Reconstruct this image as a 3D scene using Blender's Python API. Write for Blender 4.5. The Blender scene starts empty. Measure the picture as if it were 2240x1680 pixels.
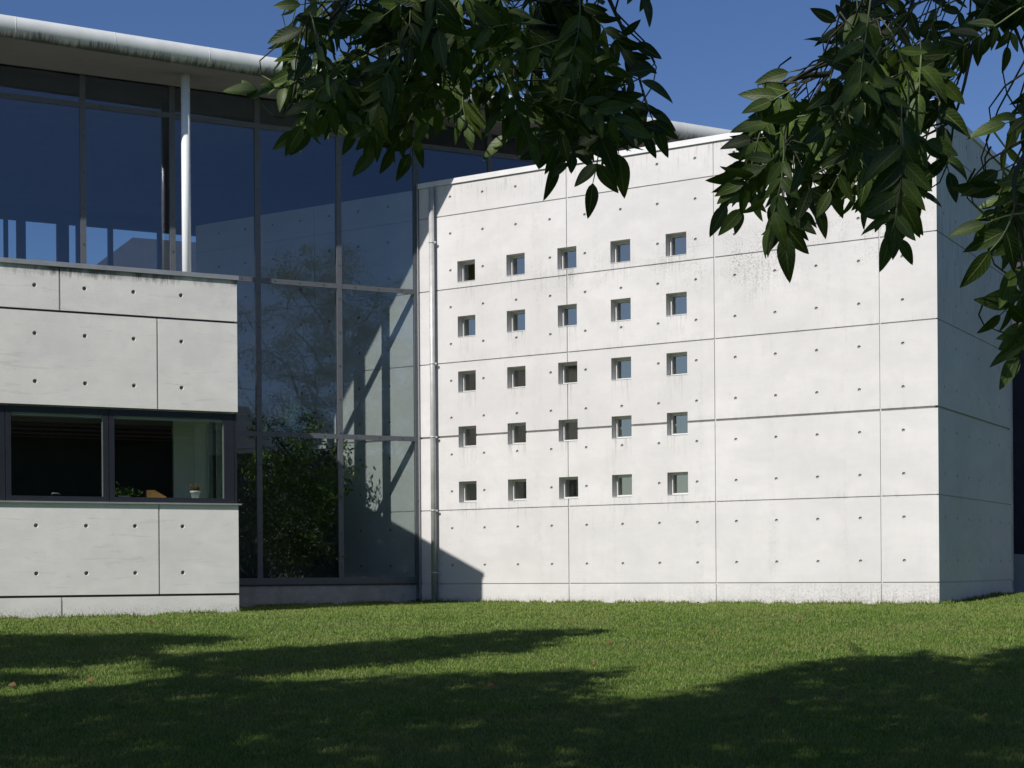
import bpy, bmesh, math, random
import numpy as np
from mathutils import Vector, Matrix

random.seed(7); np.random.seed(7)
D = bpy.data; SC = bpy.context.scene; COL = SC.collection

# ------------------------------------------------------------------ camera
FPX = 3376.5; ROLL = 0.0073; CY = 413.2; EYE = 1.6
cd = D.cameras.new('camera'); cam = D.objects.new('camera', cd); COL.objects.link(cam)
cd.sensor_width = 36; cd.lens = FPX / 2240 * 36; cd.shift_y = CY / 2240
cd.clip_start = 0.05; cd.clip_end = 3000
cam.location = (0, 0, EYE)
cam.rotation_euler = (Matrix.Rotation(math.radians(90), 3, 'X') @ Matrix.Rotation(-ROLL, 3, 'Z')).to_euler()
SC.camera = cam

def proj(p):
    """world point -> photograph pixel (2240 x 1680)"""
    x, y, z = p; u = x / y; v = -(z - EYE) / y; c, s = math.cos(ROLL), math.sin(ROLL)
    return 1120 + FPX * (u * c + v * s), 840 + CY + FPX * (-u * s + v * c)

def ray(px, py):
    a = (px - 1120) / FPX; b = (py - 840 - CY) / FPX; c, s = math.cos(ROLL), math.sin(ROLL)
    return Vector((a * c - b * s, 1, -(a * s + b * c)))

# ------------------------------------------------------------------ light
AZ, EL = math.radians(39.0), math.radians(38.3)          # the light travels towards AZ (clockwise from +Y)
world = D.worlds.new('World'); SC.world = world; world.use_nodes = True
wn = world.node_tree; wn.nodes.clear()
sky = wn.nodes.new('ShaderNodeTexSky'); sky.sky_type = 'NISHITA'; sky.sun_disc = False
sky.sun_elevation = EL; sky.sun_rotation = AZ + math.pi
sky.altitude = 400; sky.air_density = 1.0; sky.dust_density = 0.55; sky.ozone_density = 4.0
bg = wn.nodes.new('ShaderNodeBackground'); bg.inputs['Strength'].default_value = 0.08
wo = wn.nodes.new('ShaderNodeOutputWorld')
hs = wn.nodes.new('ShaderNodeHueSaturation'); hs.inputs['Saturation'].default_value = 1.14; hs.inputs['Hue'].default_value = .512
wn.links.new(sky.outputs[0], hs.inputs['Color']); wn.links.new(hs.outputs[0], bg.inputs[0]); wn.links.new(bg.outputs[0], wo.inputs[0])
sd = D.lights.new('sun', 'SUN'); sd.energy = 4.6; sd.angle = math.radians(0.53); sd.color = (1, 0.96, 0.915)
sun = D.objects.new('sun', sd); COL.objects.link(sun); sun.location = (-20, -26, 30)
L = Vector((math.sin(AZ) * math.cos(EL), math.cos(AZ) * math.cos(EL), -math.sin(EL)))
sun.rotation_euler = L.to_track_quat('-Z', 'Y').to_euler()
SC.view_settings.view_transform = 'Standard'; SC.view_settings.look = 'None'
SC.view_settings.gamma = 1; SC.view_settings.exposure = 0.12

# ------------------------------------------------------------------ frames
gw, ww = 1.1249, 2.1112
dg = Vector((math.sin(gw), math.cos(gw), 0)); ng = Vector((math.cos(gw), -math.sin(gw), 0))   # glass: along, outward
dw = Vector((math.sin(ww), math.cos(ww), 0)); nw = Vector((math.cos(ww), -math.sin(ww), 0))   # white wall
if nw.y > 0: nw = -nw
ds = Vector((-dw.y, dw.x, 0)); ns = dw.copy()
Z = Vector((0, 0, 1))
J = Vector((-2.57, 42.462, 0))            # where glass and white wall meet
SH = 1.0338; U0 = 1.118                   # tie spacing and first tie
UC = U0 + 12 * SH + 0.80                  # corner of the box
C0 = J + dw * UC
SL = 7.2                                  # side length
BK = 1.025; B0 = Vector((-9.883, 32.076, 0)) * BK; BS = 1.0216 * BK; BR = 4.3 * BK; BD = (B0 - J).dot(ng)
B1 = B0 + dg * BR
ZR = 1.8145                               # height of the lowest tie row of the white wall
ZB = 1.6 + .059 * BK                                # and of the low block
SOF = 14.13

# ------------------------------------------------------------------ materials
def newmat(name):
    m = D.materials.new(name); m.use_nodes = True; nt = m.node_tree
    return m, nt, nt.nodes['Principled BSDF'], nt.nodes['Material Output']

class NT:
    def __init__(s, nt): s.nt = nt; s.n = nt.nodes; s.l = nt.links
    def node(s, t, **k):
        n = s.n.new(t)
        for a, b in k.items(): setattr(n, a, b)
        return n
    def put(s, sock, v):
        if hasattr(v, 'node'): s.l.new(v, sock)
        elif v is not None: sock.default_value = v
    def math(s, op, a, b=None, c=None, clamp=False):
        n = s.node('ShaderNodeMath', operation=op, use_clamp=clamp)
        s.put(n.inputs[0], a)
        if b is not None: s.put(n.inputs[1], b)
        if c is not None: s.put(n.inputs[2], c)
        return n.outputs[0]
    def rng(s, v, a, b, c=0., d=1., smooth=False):
        n = s.node('ShaderNodeMapRange', clamp=True)
        if smooth: n.interpolation_type = 'SMOOTHSTEP'
        s.put(n.inputs['Value'], v)
        for k, x in zip(('From Min', 'From Max', 'To Min', 'To Max'), (a, b, c, d)): s.put(n.inputs[k], x)
        return n.outputs['Result']
    def noise(s, vec, scale, detail=4., rough=.55, dist=0.):
        n = s.node('ShaderNodeTexNoise'); s.put(n.inputs['Vector'], vec)
        n.inputs['Scale'].default_value = scale; n.inputs['Detail'].default_value = detail
        n.inputs['Roughness'].default_value = rough; n.inputs['Distortion'].default_value = dist
        return n.outputs['Fac']
    def voro(s, vec, scale, feature='F1'):
        n = s.node('ShaderNodeTexVoronoi', feature=feature); s.put(n.inputs['Vector'], vec); n.inputs['Scale'].default_value = scale
        return n.outputs['Distance'], n.outputs.get('Color')
    def mix(s, f, a, b, mode='MIX'):
        n = s.node('ShaderNodeMix', data_type='RGBA', blend_type=mode)
        s.put(n.inputs[0], f)
        for sock, v in ((n.inputs[6], a), (n.inputs[7], b)):
            s.put(sock, (*v, 1) if isinstance(v, tuple) and len(v) == 3 else v)
        return n.outputs[2]
    def pos(s): return s.node('ShaderNodeNewGeometry').outputs['Position']
    def vmul(s, v, x):
        n = s.node('ShaderNodeVectorMath', operation='MULTIPLY'); s.put(n.inputs[0], v); n.inputs[1].default_value = x
        return n.outputs[0]
    def dot(s, v, x):
        n = s.node('ShaderNodeVectorMath', operation='DOT_PRODUCT'); s.put(n.inputs[0], v); n.inputs[1].default_value = x
        return n.outputs['Value']
    def xyz(s, x, y, z):
        n = s.node('ShaderNodeCombineXYZ')
        for i, v in enumerate((x, y, z)): s.put(n.inputs[i], v)
        return n.outputs[0]
    def sepz(s, v):
        n = s.node('ShaderNodeSeparateXYZ'); s.put(n.inputs[0], v); return n.outputs
    def bump(s, h, strength, dist=.01):
        n = s.node('ShaderNodeBump'); n.inputs['Strength'].default_value = strength; n.inputs['Distance'].default_value = dist
        s.put(n.inputs['Height'], h); return n.outputs[0]

def concrete(name, base, kind=None, O=J, d=dw, warm=(1, .966, .94)):
    m, nt, P, out = newmat(name); N = NT(nt)
    pos = N.pos(); z = N.sepz(pos)[2]
    u = N.math('SUBTRACT', N.dot(pos, d), O.dot(d))
    uz = N.xyz(u, 0., z)
    big = N.noise(pos, .45, 4, .6); mid = N.noise(pos, 3.2, 5, .65); fine = N.noise(pos, 38, 3, .7)
    brd = N.noise(N.vmul(uz, (.9, 1, 9.)), 1.2, 4, .65)
    col = N.mix(N.rng(big, .3, .7), tuple(base * w * .93 for w in warm), tuple(base * w * 1.05 for w in warm))
    wnz = N.node('ShaderNodeTexWhiteNoise'); wnz.noise_dimensions = '3D'
    pz = N.math('FLOOR', N.math('DIVIDE', N.math('SUBTRACT', z, 1.3145), 2.)); pu_ = N.math('FLOOR', N.math('DIVIDE', N.math('SUBTRACT', u, .60), 4.13))
    nt.links.new(N.xyz(pu_, pz, .5), wnz.inputs['Vector'])
    col = N.mix(N.rng(wnz.outputs['Value'], 0, 1, 0, .22 if kind == 'white' else .0), col, tuple(base * w * .70 for w in warm))
    cloud = N.noise(N.vmul(uz, (.8, 1, 1.5)), .9, 6, .62, .6)
    col = N.mix(N.rng(cloud, .40, .62, 0, .30), col, tuple(base * w * .74 for w in (1, .98, .94)))
    col = N.mix(N.rng(mid, .35, .75, 0, .22), col, tuple(base * .72 for w in warm))
    col = N.mix(N.rng(brd, .5, .8, 0, .13), col, tuple(base * .68 for w in warm))
    col = N.mix(N.rng(fine, .55, .8, 0, .22), col, tuple(base * .6 for w in warm))
    # air holes
    vd, vc = N.voro(pos, 4.5); hs = N.rng(vd, .035, .05, 1, 0)
    gate = N.rng(N.noise(pos, 1.1, 2), .52, .6)
    col = N.mix(N.math('MULTIPLY', N.math('MULTIPLY', hs, gate), .55), col, (base * .25,) * 3)
    streak = N.noise(N.vmul(uz, (5.5, 1, .55)), 1.0, 4, .7)
    streak2 = N.noise(N.vmul(uz, (13, 1, .9)), 1.0, 4, .7)
    speck = N.noise(pos, 24, 3, .75)
    dirt = (.13, .125, .10)
    if kind == 'white':
        # weathering above and below the upper joint, and towards the ground on the right
        def band(zc, up, dn): return N.math('MULTIPLY', N.rng(z, zc - dn, zc, 0, 1), N.rng(z, zc, zc + up, 1, 0))
        g = N.rng(N.noise(N.xyz(u, 0., z), .55, 3, .6), .44, .62)
        ur = N.rng(u, 2.5, 8.5, .25, 1)
        k = N.math('MULTIPLY', N.math('MULTIPLY', band(9.28, .9, 1.7), g), ur)
        k1 = N.math('MULTIPLY', k, N.rng(speck, .5, .66)); k2 = N.math('MULTIPLY', k, N.rng(streak2, .5, .68))
        col = N.mix(N.math('MULTIPLY', k1, .8), col, dirt); col = N.mix(N.math('MULTIPLY', k2, .42), col, dirt)
        lo = N.math('MULTIPLY', N.rng(z, .8, 1.35, 1, .35), N.rng(z, 1.28, 1.33, 1, 0)); lo = N.math('MULTIPLY', lo, N.rng(u, 6.5, 11.5, .15, 1))
        k3 = N.math('MULTIPLY', lo, N.math('MAXIMUM', N.rng(speck, .5, .64), N.rng(streak2, .52, .66)))
        col = N.mix(N.math('MULTIPLY', k3, .6), col, dirt)
        tp = N.math('MULTIPLY', N.rng(z, 11.4, 12.15, 0, 1), N.rng(streak2, .55, .7))
        col = N.mix(N.math('MULTIPLY', tp, .62), col, dirt)
        for zj in (3.3145, 5.3145, 7.3145):
            bj = N.math('MULTIPLY', N.rng(z, zj - .03, zj + .22, 1, 0), N.rng(z, zj - .05, zj - .02, 0, 1))
            col = N.mix(N.math('MULTIPLY', N.math('MULTIPLY', bj, N.rng(streak, .5, .7)), .25), col, dirt)
        spl = N.math('MULTIPLY', N.rng(z, .80, 1.02, 1, 0), N.rng(N.noise(N.vmul(uz, (3, 1, 3)), 1., 5, .75), .4, .62))
        col = N.mix(N.math('MULTIPLY', spl, .5), col, (.10, .10, .06))
        # faint runs under every small opening
        fu = N.math('FRACT', N.math('DIVIDE', N.math('SUBTRACT', u, U0 + SH * .217), 1.5 * SH)); fz = N.math('FRACT', N.math('DIVIDE', N.math('SUBTRACT', z, ZR + 1.70), 1.49))
        kk = N.math('MULTIPLY', N.math('MULTIPLY', N.rng(fu, .0, .36, 1, 1), N.math('LESS_THAN', fu, .365)), N.rng(fz, .55, .99, 0, 1))
        kk = N.math('MULTIPLY', kk, N.math('MULTIPLY', N.math('LESS_THAN', u, 9.0), N.math('GREATER_THAN', u, 1.2)))
        kk = N.math('MULTIPLY', kk, N.math('MULTIPLY', N.rng(streak2, .5, .66), N.math('MULTIPLY', N.math('GREATER_THAN', z, 2.2), N.math('LESS_THAN', z, 9.5))))
        col = N.mix(N.math('MULTIPLY', kk, .38), col, dirt)
        run = N.math('MULTIPLY', N.rng(N.noise(N.vmul(uz, (2.2, 1, .16)), 1., 4, .7), .54, .68), N.rng(N.noise(pos, 9., 4, .7), .42, .6))
        col = N.mix(N.math('MULTIPLY', run, .12), col, dirt)
    if kind == 'side':
        k = N.math('MULTIPLY', N.rng(z, 6, 9.3, 0, 1), N.rng(streak2, .45, .65))
        col = N.mix(N.math('MULTIPLY', k, .35), col, dirt)
    if kind == 'block':
        e = N.math('ADD', z, N.math('MULTIPLY', N.noise(N.vmul(uz, (9, 1, 2.)), 1, 5, .8), .55))
        k = N.math('MULTIPLY', N.rng(e, 8.30, 8.44, 0, 1), N.rng(N.noise(N.vmul(uz, (1.6, 1, .3)), 1, 3), .4, .6))
        col = N.mix(N.math('MULTIPLY', k, .8), col, (.03, .03, .025))
        k = N.math('MULTIPLY', N.rng(z, 7.0, 8.1, 0, 1), N.math('MULTIPLY', N.rng(speck, .58, .68), N.rng(N.noise(pos, 1.6, 2), .5, .6)))
        col = N.mix(N.math('MULTIPLY', k, .4), col, dirt)
        k = N.math('MULTIPLY', N.rng(z, .80, 1.0, 1, 0), N.rng(speck, .45, .62)); col = N.mix(N.math('MULTIPLY', k, .35), col, dirt)
        wav = N.noise(N.vmul(uz, (.7, 1, 5)), 1.3, 5, .7, 1.2)
        col = N.mix(N.rng(wav, .58, .64, 0, .12), col, dirt)
    if kind == 'plinth':
        col = N.mix(N.rng(mid, .4, .7, 0, .4), col, dirt)
    P.inputs['Roughness'].default_value = .85; P.inputs['Specular IOR Level'].default_value = .3
    nt.links.new(col, P.inputs['Base Color'])
    nt.links.new(N.bump(N.math('ADD', mid, N.math('MULTIPLY', fine, .5)), .25, .01), P.inputs['Normal'])
    return m

def simple(name, color, rough=.5, metal=0., var=.12, scale=6., bump=.0, spec=.5):
    m, nt, P, out = newmat(name); N = NT(nt); pos = N.pos()
    n1 = N.noise(pos, scale, 4, .6)
    c0 = tuple(c * (1 - var) for c in color); c1 = tuple(min(1, c * (1 + var)) for c in color)
    nt.links.new(N.mix(N.rng(n1, .3, .7), c0, c1), P.inputs['Base Color'])
    nt.links.new(N.rng(N.noise(pos, scale * 3, 3), .3, .7, max(.05, rough - .08), min(1, rough + .08)), P.inputs['Roughness'])
    P.inputs['Metallic'].default_value = metal; P.inputs['Specular IOR Level'].default_value = spec
    if bump: nt.links.new(N.bump(N.noise(pos, scale * 4, 4), bump, .01), P.inputs['Normal'])
    return m

def glass(name, tint, refl, f90=1.0, wob=0.0, gc=(.9, .96, 1)):
    """architectural pane: lets light through (tinted) and mirrors what faces it"""
    m, nt, P, out = newmat(name); nt.nodes.remove(P); N = NT(nt)
    tr = N.node('ShaderNodeBsdfTransparent'); tr.inputs[0].default_value = (*tint, 1)
    gl = N.node('ShaderNodeBsdfGlossy'); gl.inputs['Roughness'].default_value = 0.0
    gl.inputs['Color'].default_value = (*gc, 1)
    lw = N.node('ShaderNodeLayerWeight'); lw.inputs['Blend'].default_value = .5
    f = N.math('ADD', refl, N.math('MULTIPLY', N.math('POWER', lw.outputs['Facing'], 4.0), f90 - refl))
    if wob:
        nt.links.new(N.bump(N.noise(N.pos(), .5, 2), wob, .02), gl.inputs['Normal'])
    mx = N.node('ShaderNodeMixShader'); nt.links.new(f, mx.inputs[0]); nt.links.new(tr.outputs[0], mx.inputs[1]); nt.links.new(gl.outputs[0], mx.inputs[2])
    nt.links.new(mx.outputs[0], out.inputs[0])
    return m

M = {}
M['white'] = concrete('white_concrete', .645, 'white')
M['side'] = concrete('side_concrete', .68, 'side', C0, ds)
M['block'] = concrete('block_concrete', .77, 'block', B0, dg, warm=(1.03, .99, .92))
M['plinth'] = concrete('plinth_concrete', .38, 'plinth', J, dg)
M['inner'] = concrete('inner_concrete', .78, None)
M['plug'] = simple('mortar_plug', (.16, .16, .15), .9)
M['plug_light'] = simple('pale_mortar_plug', (.34, .33, .31), .9)
M['steel'] = simple('painted_steel_frame', (.098, .106, .116), .5, .0, .1, 9)
M['zinc'] = simple('zinc_coping', (.42, .42, .42), .5, .6, .08, 3)
M['whitecoping'] = simple('pale_coping', (.62, .61, .60), .55, .2, .06, 3)
M['dark'] = simple('anthracite_frame', (.018, .020, .026), .4, 0, .1, 5)
M['alu'] = simple('pale_aluminium', (.62, .62, .60), .4, .3, .05, 5)
M['pole'] = simple('white_lacquered_steel', (.78, .80, .80), .22, 0, .03, 2, spec=.6)
M['pipe'] = simple('galvanised_pipe', (.46, .46, .45), .42, .2, .18, 2.5)
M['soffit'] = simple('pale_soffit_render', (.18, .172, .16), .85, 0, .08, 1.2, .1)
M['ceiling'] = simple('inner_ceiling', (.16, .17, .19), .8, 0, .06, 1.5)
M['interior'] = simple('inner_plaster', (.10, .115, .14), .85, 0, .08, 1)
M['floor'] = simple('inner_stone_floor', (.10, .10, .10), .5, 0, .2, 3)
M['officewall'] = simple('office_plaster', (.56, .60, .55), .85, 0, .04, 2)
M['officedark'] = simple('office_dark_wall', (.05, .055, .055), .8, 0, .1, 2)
M['glass'] = glass('facade_glass', (.83, .865, .86), .085, wob=.05, gc=(.80, .83, 1.))
M['oglass'] = glass('office_glass', (.84, .87, .84), .036)
M['sglass'] = glass('small_window_glass', (.40, .44, .43), .36, gc=(.86, .82, .74))
M['fglass'] = glass('rear_glass', (.95, .97, 1.), .03)

def gutter_mat():
    m, nt, P, out = newmat('white_eaves_tube'); N = NT(nt); pos = N.pos(); z = N.sepz(pos)[2]
    u = N.dot(pos, dg)
    st = N.noise(N.xyz(N.math('MULTIPLY', u, 9.), 0., N.math('MULTIPLY', z, 1.2)), 1., 5, .8)
    amt = N.noise(N.xyz(N.math('MULTIPLY', u, .5), 0., 0.), 1., 3, .6)
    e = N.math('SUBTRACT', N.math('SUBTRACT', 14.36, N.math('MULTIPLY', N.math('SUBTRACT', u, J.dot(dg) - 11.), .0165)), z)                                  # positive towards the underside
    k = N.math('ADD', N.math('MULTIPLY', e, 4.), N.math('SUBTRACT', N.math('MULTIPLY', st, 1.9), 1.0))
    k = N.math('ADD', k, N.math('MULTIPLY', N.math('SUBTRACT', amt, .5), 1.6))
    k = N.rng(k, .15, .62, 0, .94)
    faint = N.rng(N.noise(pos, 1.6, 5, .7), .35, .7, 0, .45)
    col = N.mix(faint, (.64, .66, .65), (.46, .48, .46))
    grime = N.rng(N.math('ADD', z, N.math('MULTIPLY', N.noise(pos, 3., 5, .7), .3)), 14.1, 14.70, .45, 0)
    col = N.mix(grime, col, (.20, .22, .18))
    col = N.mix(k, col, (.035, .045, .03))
    nt.links.new(col, P.inputs['Base Color']); P.inputs['Roughness'].default_value = .38
    return m
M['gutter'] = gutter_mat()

def leaf_mat(name, c0, c1, rib, trans=.3, rough=.42):
    m, nt, P, out = newmat(name); N = NT(nt)
    a = N.node('ShaderNodeAttribute', attribute_name='lf'); s = N.sepz(a.outputs['Vector'])
    t, w, r = s[0], s[1], s[2]
    aw = N.math('ABSOLUTE', w)
    col = N.mix(r, c0, c1)
    col = N.mix(N.rng(N.noise(N.pos(), 60, 3), .4, .7, 0, .35), col, tuple(c * .6 for c in c0))
    ph = N.math('FRACT', N.math('MULTIPLY', N.math('SUBTRACT', t, N.math('MULTIPLY', aw, .22)), 8.))
    vein = N.rng(N.math('ABSOLUTE', N.math('SUBTRACT', ph, .5)), .05, .12, 1, 0)
    col = N.mix(N.math('MULTIPLY', vein, .28), col, rib)
    mid = N.rng(aw, .035, .09, 1, 0)
    col = N.mix(N.math('MULTIPLY', mid, .85), col, rib)
    spot = N.math('MULTIPLY', N.rng(N.noise(N.pos(), 25, 4, .7), .66, .72), .7)
    col = N.mix(spot, col, (.07, .045, .015))
    nt.links.new(col, P.inputs['Base Color']); P.inputs['Roughness'].default_value = rough; P.inputs['Specular IOR Level'].default_value = .32
    nt.links.new(N.bump(N.math('ADD', N.math('MULTIPLY', vein, -.6), N.math('MULTIPLY', mid, -1.)), .35, .002), P.inputs['Normal'])
    tl = N.node('ShaderNodeBsdfTranslucent'); nt.links.new(N.mix(.5, col, (.10, .16, .02)), tl.inputs[0])
    mx = N.node('ShaderNodeMixShader'); mx.inputs[0].default_value = trans
    nt.links.new(P.outputs[0], mx.inputs[1]); nt.links.new(tl.outputs[0], mx.inputs[2]); nt.links.new(mx.outputs[0], out.inputs[0])
    return m
M['ash'] = leaf_mat('ash_leaflets', (.011, .026, .003), (.085, .140, .024), (.16, .20, .055), .24, .46)
M['crown'] = leaf_mat('crown_leaves', (.035, .065, .02), (.07, .11, .03), (.12, .16, .06), .25)
M['indoor'] = leaf_mat('indoor_leaves', (.08, .16, .025), (.20, .32, .05), (.25, .33, .10), .4, .35)
M['bark'] = simple('grey_bark', (.12, .10, .08), .95, 0, .35, 14, .6)
M['twig'] = simple('olive_twig', (.05, .05, .03), .8, 0, .2, 30)
M['rachis'] = simple('pale_green_leaf_stalk', (.11, .14, .05), .6, 0, .15, 30)

def lawn_mat():
    m, nt, P, out = newmat('lawn_soil_and_turf'); N = NT(nt); pos = N.pos()
    a = N.noise(pos, .35, 4, .6); b = N.noise(pos, 2.3, 5, .7); c = N.noise(N.vmul(pos, (1, .5, 1)), 30, 3, .7)
    col = N.mix(N.rng(a, .35, .65), (.050, .115, .016), (.085, .145, .028))
    col = N.mix(N.rng(b, .45, .75, 0, .6), col, (.13, .15, .045))
    col = N.mix(N.rng(c, .45, .7, 0, .6), col, (.03, .05, .012))
    nt.links.new(col, P.inputs['Base Color']); P.inputs['Roughness'].default_value = .9; P.inputs['Specular IOR Level'].default_value = .15
    nt.links.new(N.bump(c, .8, .03), P.inputs['Normal'])
    return m
M['lawn'] = lawn_mat()
def grass_mat():
    m, nt, P, out = newmat('grass_blades'); N = NT(nt)
    a = N.node('ShaderNodeAttribute', attribute_name='lf'); s = N.sepz(a.outputs['Vector']); pos = N.pos()
    col = N.mix(s[2], (.100, .190, .024), (.235, .315, .068))
    patch = N.rng(N.noise(N.vmul(pos, (1, 1, 0)), .5, 6, .7), .42, .62)
    lush = N.rng(N.noise(N.vmul(pos, (.9, .5, 0)), 1.7, 4, .7), .5, .66)
    col = N.mix(N.math('MULTIPLY', lush, .6), col, (.055, .13, .02))
    straw = N.math('GREATER_THAN', s[2], .9)
    col = N.mix(N.math('MULTIPLY', straw, .7), col, (.36, .32, .15))
    col = N.mix(N.math('MULTIPLY', patch, .6), col, (.26, .27, .09))
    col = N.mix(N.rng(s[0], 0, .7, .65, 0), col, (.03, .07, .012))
    nt.links.new(col, P.inputs['Base Color']); P.inputs['Roughness'].default_value = .6; P.inputs['Specular IOR Level'].default_value = .2
    tl = N.node('ShaderNodeBsdfTranslucent'); nt.links.new(col, tl.inputs[0])
    mx = N.node('ShaderNodeMixShader'); mx.inputs[0].default_value = .25
    nt.links.new(P.outputs[0], mx.inputs[1]); nt.links.new(tl.outputs[0], mx.inputs[2]); nt.links.new(mx.outputs[0], out.inputs[0])
    return m
M['grass'] = grass_mat()
M['deadleaf'] = simple('brown_dead_leaf', (.13, .065, .018), .7, 0, .4, 40)
M['yellow'] = simple('dandelion_yellow', (.75, .55, .02), .7, 0, .1, 40)
M['stem'] = simple('flower_stem', (.10, .16, .04), .7)
M['pot'] = simple('white_glazed_pot', (.8, .82, .84), .3, 0, .02, 10)
M['soil'] = simple('potting_soil', (.04, .03, .02), .95, 0, .3, 60)
M['succulent'] = simple('brownish_pot_plant', (.16, .10, .05), .8, 0, .3, 50)
M['wood'] = simple('honey_wood', (.50, .26, .09), .5, 0, .15, 8)
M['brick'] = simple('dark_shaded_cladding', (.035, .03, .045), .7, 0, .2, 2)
M['lowwall'] = simple('grey_low_wall', (.33, .35, .37), .85, 0, .1, 3)
M['rear'] = simple('dark_slate_roofing', (.07, .075, .085), .8, 0, .15, 2)
M['tile'] = simple('red_roof_tile', (.085, .04, .03), .8, 0, .3, 5, .5)
M['render'] = simple('pale_house_render', (.10, .095, .085), .85, 0, .06, 2)

# ------------------------------------------------------------------ mesh helpers
WLOC = {}
def V(*a): return Vector(a)
class MB:
    def __init__(s): s.v = []; s.f = []; s.mi = []; s.sm = []
    def face(s, pts, mi=0, smooth=False):
        b = len(s.v); s.v += [Vector(p) for p in pts]; s.f.append(list(range(b, b + len(pts)))); s.mi.append(mi); s.sm.append(smooth)
    def box(s, O, a, b, c, mi=0):
        """O corner, a b c edge vectors"""
        O, a, b, c = map(Vector, (O, a, b, c)); p = [O, O + a, O + a + b, O + b, O + c, O + a + c, O + a + b + c, O + b + c]
        if a.cross(b).dot(c) < 0: order = [(0, 1, 2, 3), (4, 7, 6, 5), (0, 4, 5, 1), (1, 5, 6, 2), (2, 6, 7, 3), (3, 7, 4, 0)]
        else: order = [(3, 2, 1, 0), (5, 6, 7, 4), (1, 5, 4, 0), (2, 6, 5, 1), (3, 7, 6, 2), (0, 4, 7, 3)]
        base = len(s.v); s.v += p
        for q in order: s.f.append([base + i for i in q]); s.mi.append(mi); s.sm.append(False)
    def tube(s, pts, rads, n=12, caps=True, mi=0):
        pts = [Vector(p) for p in pts]
        if not hasattr(rads, '__len__'): rads = [rads] * len(pts)
        rings = []; up = None
        for i, p in enumerate(pts):
            t = (pts[min(i + 1, len(pts) - 1)] - pts[max(i - 1, 0)]).normalized()
            if up is None: up = t.orthogonal().normalized()
            up = (up - t * up.dot(t)).normalized(); side = t.cross(up)
            b = len(s.v); rings.append(b)
            for k in range(n):
                a = 2 * math.pi * k / n; s.v.append(p + (up * math.cos(a) + side * math.sin(a)) * rads[i])
        for i in range(len(pts) - 1):
            for k in range(n):
                s.f.append([rings[i] + k, rings[i] + (k + 1) % n, rings[i + 1] + (k + 1) % n, rings[i + 1] + k]); s.mi.append(mi); s.sm.append(True)
        if caps:
            s.f.append([rings[0] + k for k in reversed(range(n))]); s.mi.append(mi); s.sm.append(False)
            s.f.append([rings[-1] + k for k in range(n)]); s.mi.append(mi); s.sm.append(False)
    def build(s, name, mats, parent=None, merge=False):
        me = D.meshes.new(name)
        xs = [min(v[i] for v in s.v) for i in range(3)]; xe = [max(v[i] for v in s.v) for i in range(3)]
        c = Vector(((xs[0] + xe[0]) / 2, (xs[1] + xe[1]) / 2, xs[2]))
        me.from_pydata([tuple(v - c) for v in s.v], [], s.f)
        for m in (mats if isinstance(mats, (list, tuple)) else [mats]): me.materials.append(M[m])
        me.polygons.foreach_set('material_index', s.mi); me.polygons.foreach_set('use_smooth', s.sm)
        if merge:
            bm = bmesh.new(); bm.from_mesh(me); bmesh.ops.remove_doubles(bm, verts=bm.verts, dist=1e-4); bm.to_mesh(me); bm.free()
        me.update()
        o = D.objects.new(name, me); COL.objects.link(o); place(o, c, parent)
        return o

def place(o, loc, parent=None):
    WLOC[o.name] = Vector(loc)
    if parent is not None:
        o.parent = parent; o.location = Vector(loc) - WLOC[parent.name]
    else: o.location = loc

def tag(o, label=None, cat=None, group=None, kind=None):
    for k, v in (('label', label), ('category', cat), ('group', group), ('kind', kind)):
        if v: o[k] = v
    return o

def thing(name, label, cat, loc, group=None):
    o = D.objects.new(name, None); COL.objects.link(o); o.empty_display_size = .2; place(o, loc)
    return tag(o, label, cat, group)

def nmesh(name, verts, faces, mat, parent=None, lf=None, smooth=False, loc=None):
    """quads/tris from numpy arrays"""
    verts = np.asarray(verts, dtype=np.float32); faces = np.asarray(faces, dtype=np.int32)
    c = np.array(loc if loc is not None else [(verts[:, 0].min() + verts[:, 0].max()) / 2, (verts[:, 1].min() + verts[:, 1].max()) / 2, verts[:, 2].min()], dtype=np.float32)
    me = D.meshes.new(name); nf, k = faces.shape
    me.vertices.add(len(verts)); me.vertices.foreach_set('co', (verts - c).ravel())
    me.loops.add(nf * k); me.loops.foreach_set('vertex_index', faces.ravel())
    me.polygons.add(nf); me.polygons.foreach_set('loop_start', np.arange(nf, dtype=np.int32) * k)
    try: me.polygons.foreach_set('loop_total', np.full(nf, k, dtype=np.int32))
    except Exception: pass
    me.update(calc_edges=True); me.materials.append(M[mat])
    me.polygons.foreach_set('use_smooth', np.full(nf, smooth))
    if lf is not None:
        at = me.attributes.new('lf', 'FLOAT_VECTOR', 'POINT'); at.data.foreach_set('vector', np.asarray(lf, dtype=np.float32).ravel())
    me.validate()
    o = D.objects.new(name, me); COL.objects.link(o); place(o, Vector([float(x) for x in c]), parent)
    return o

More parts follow.
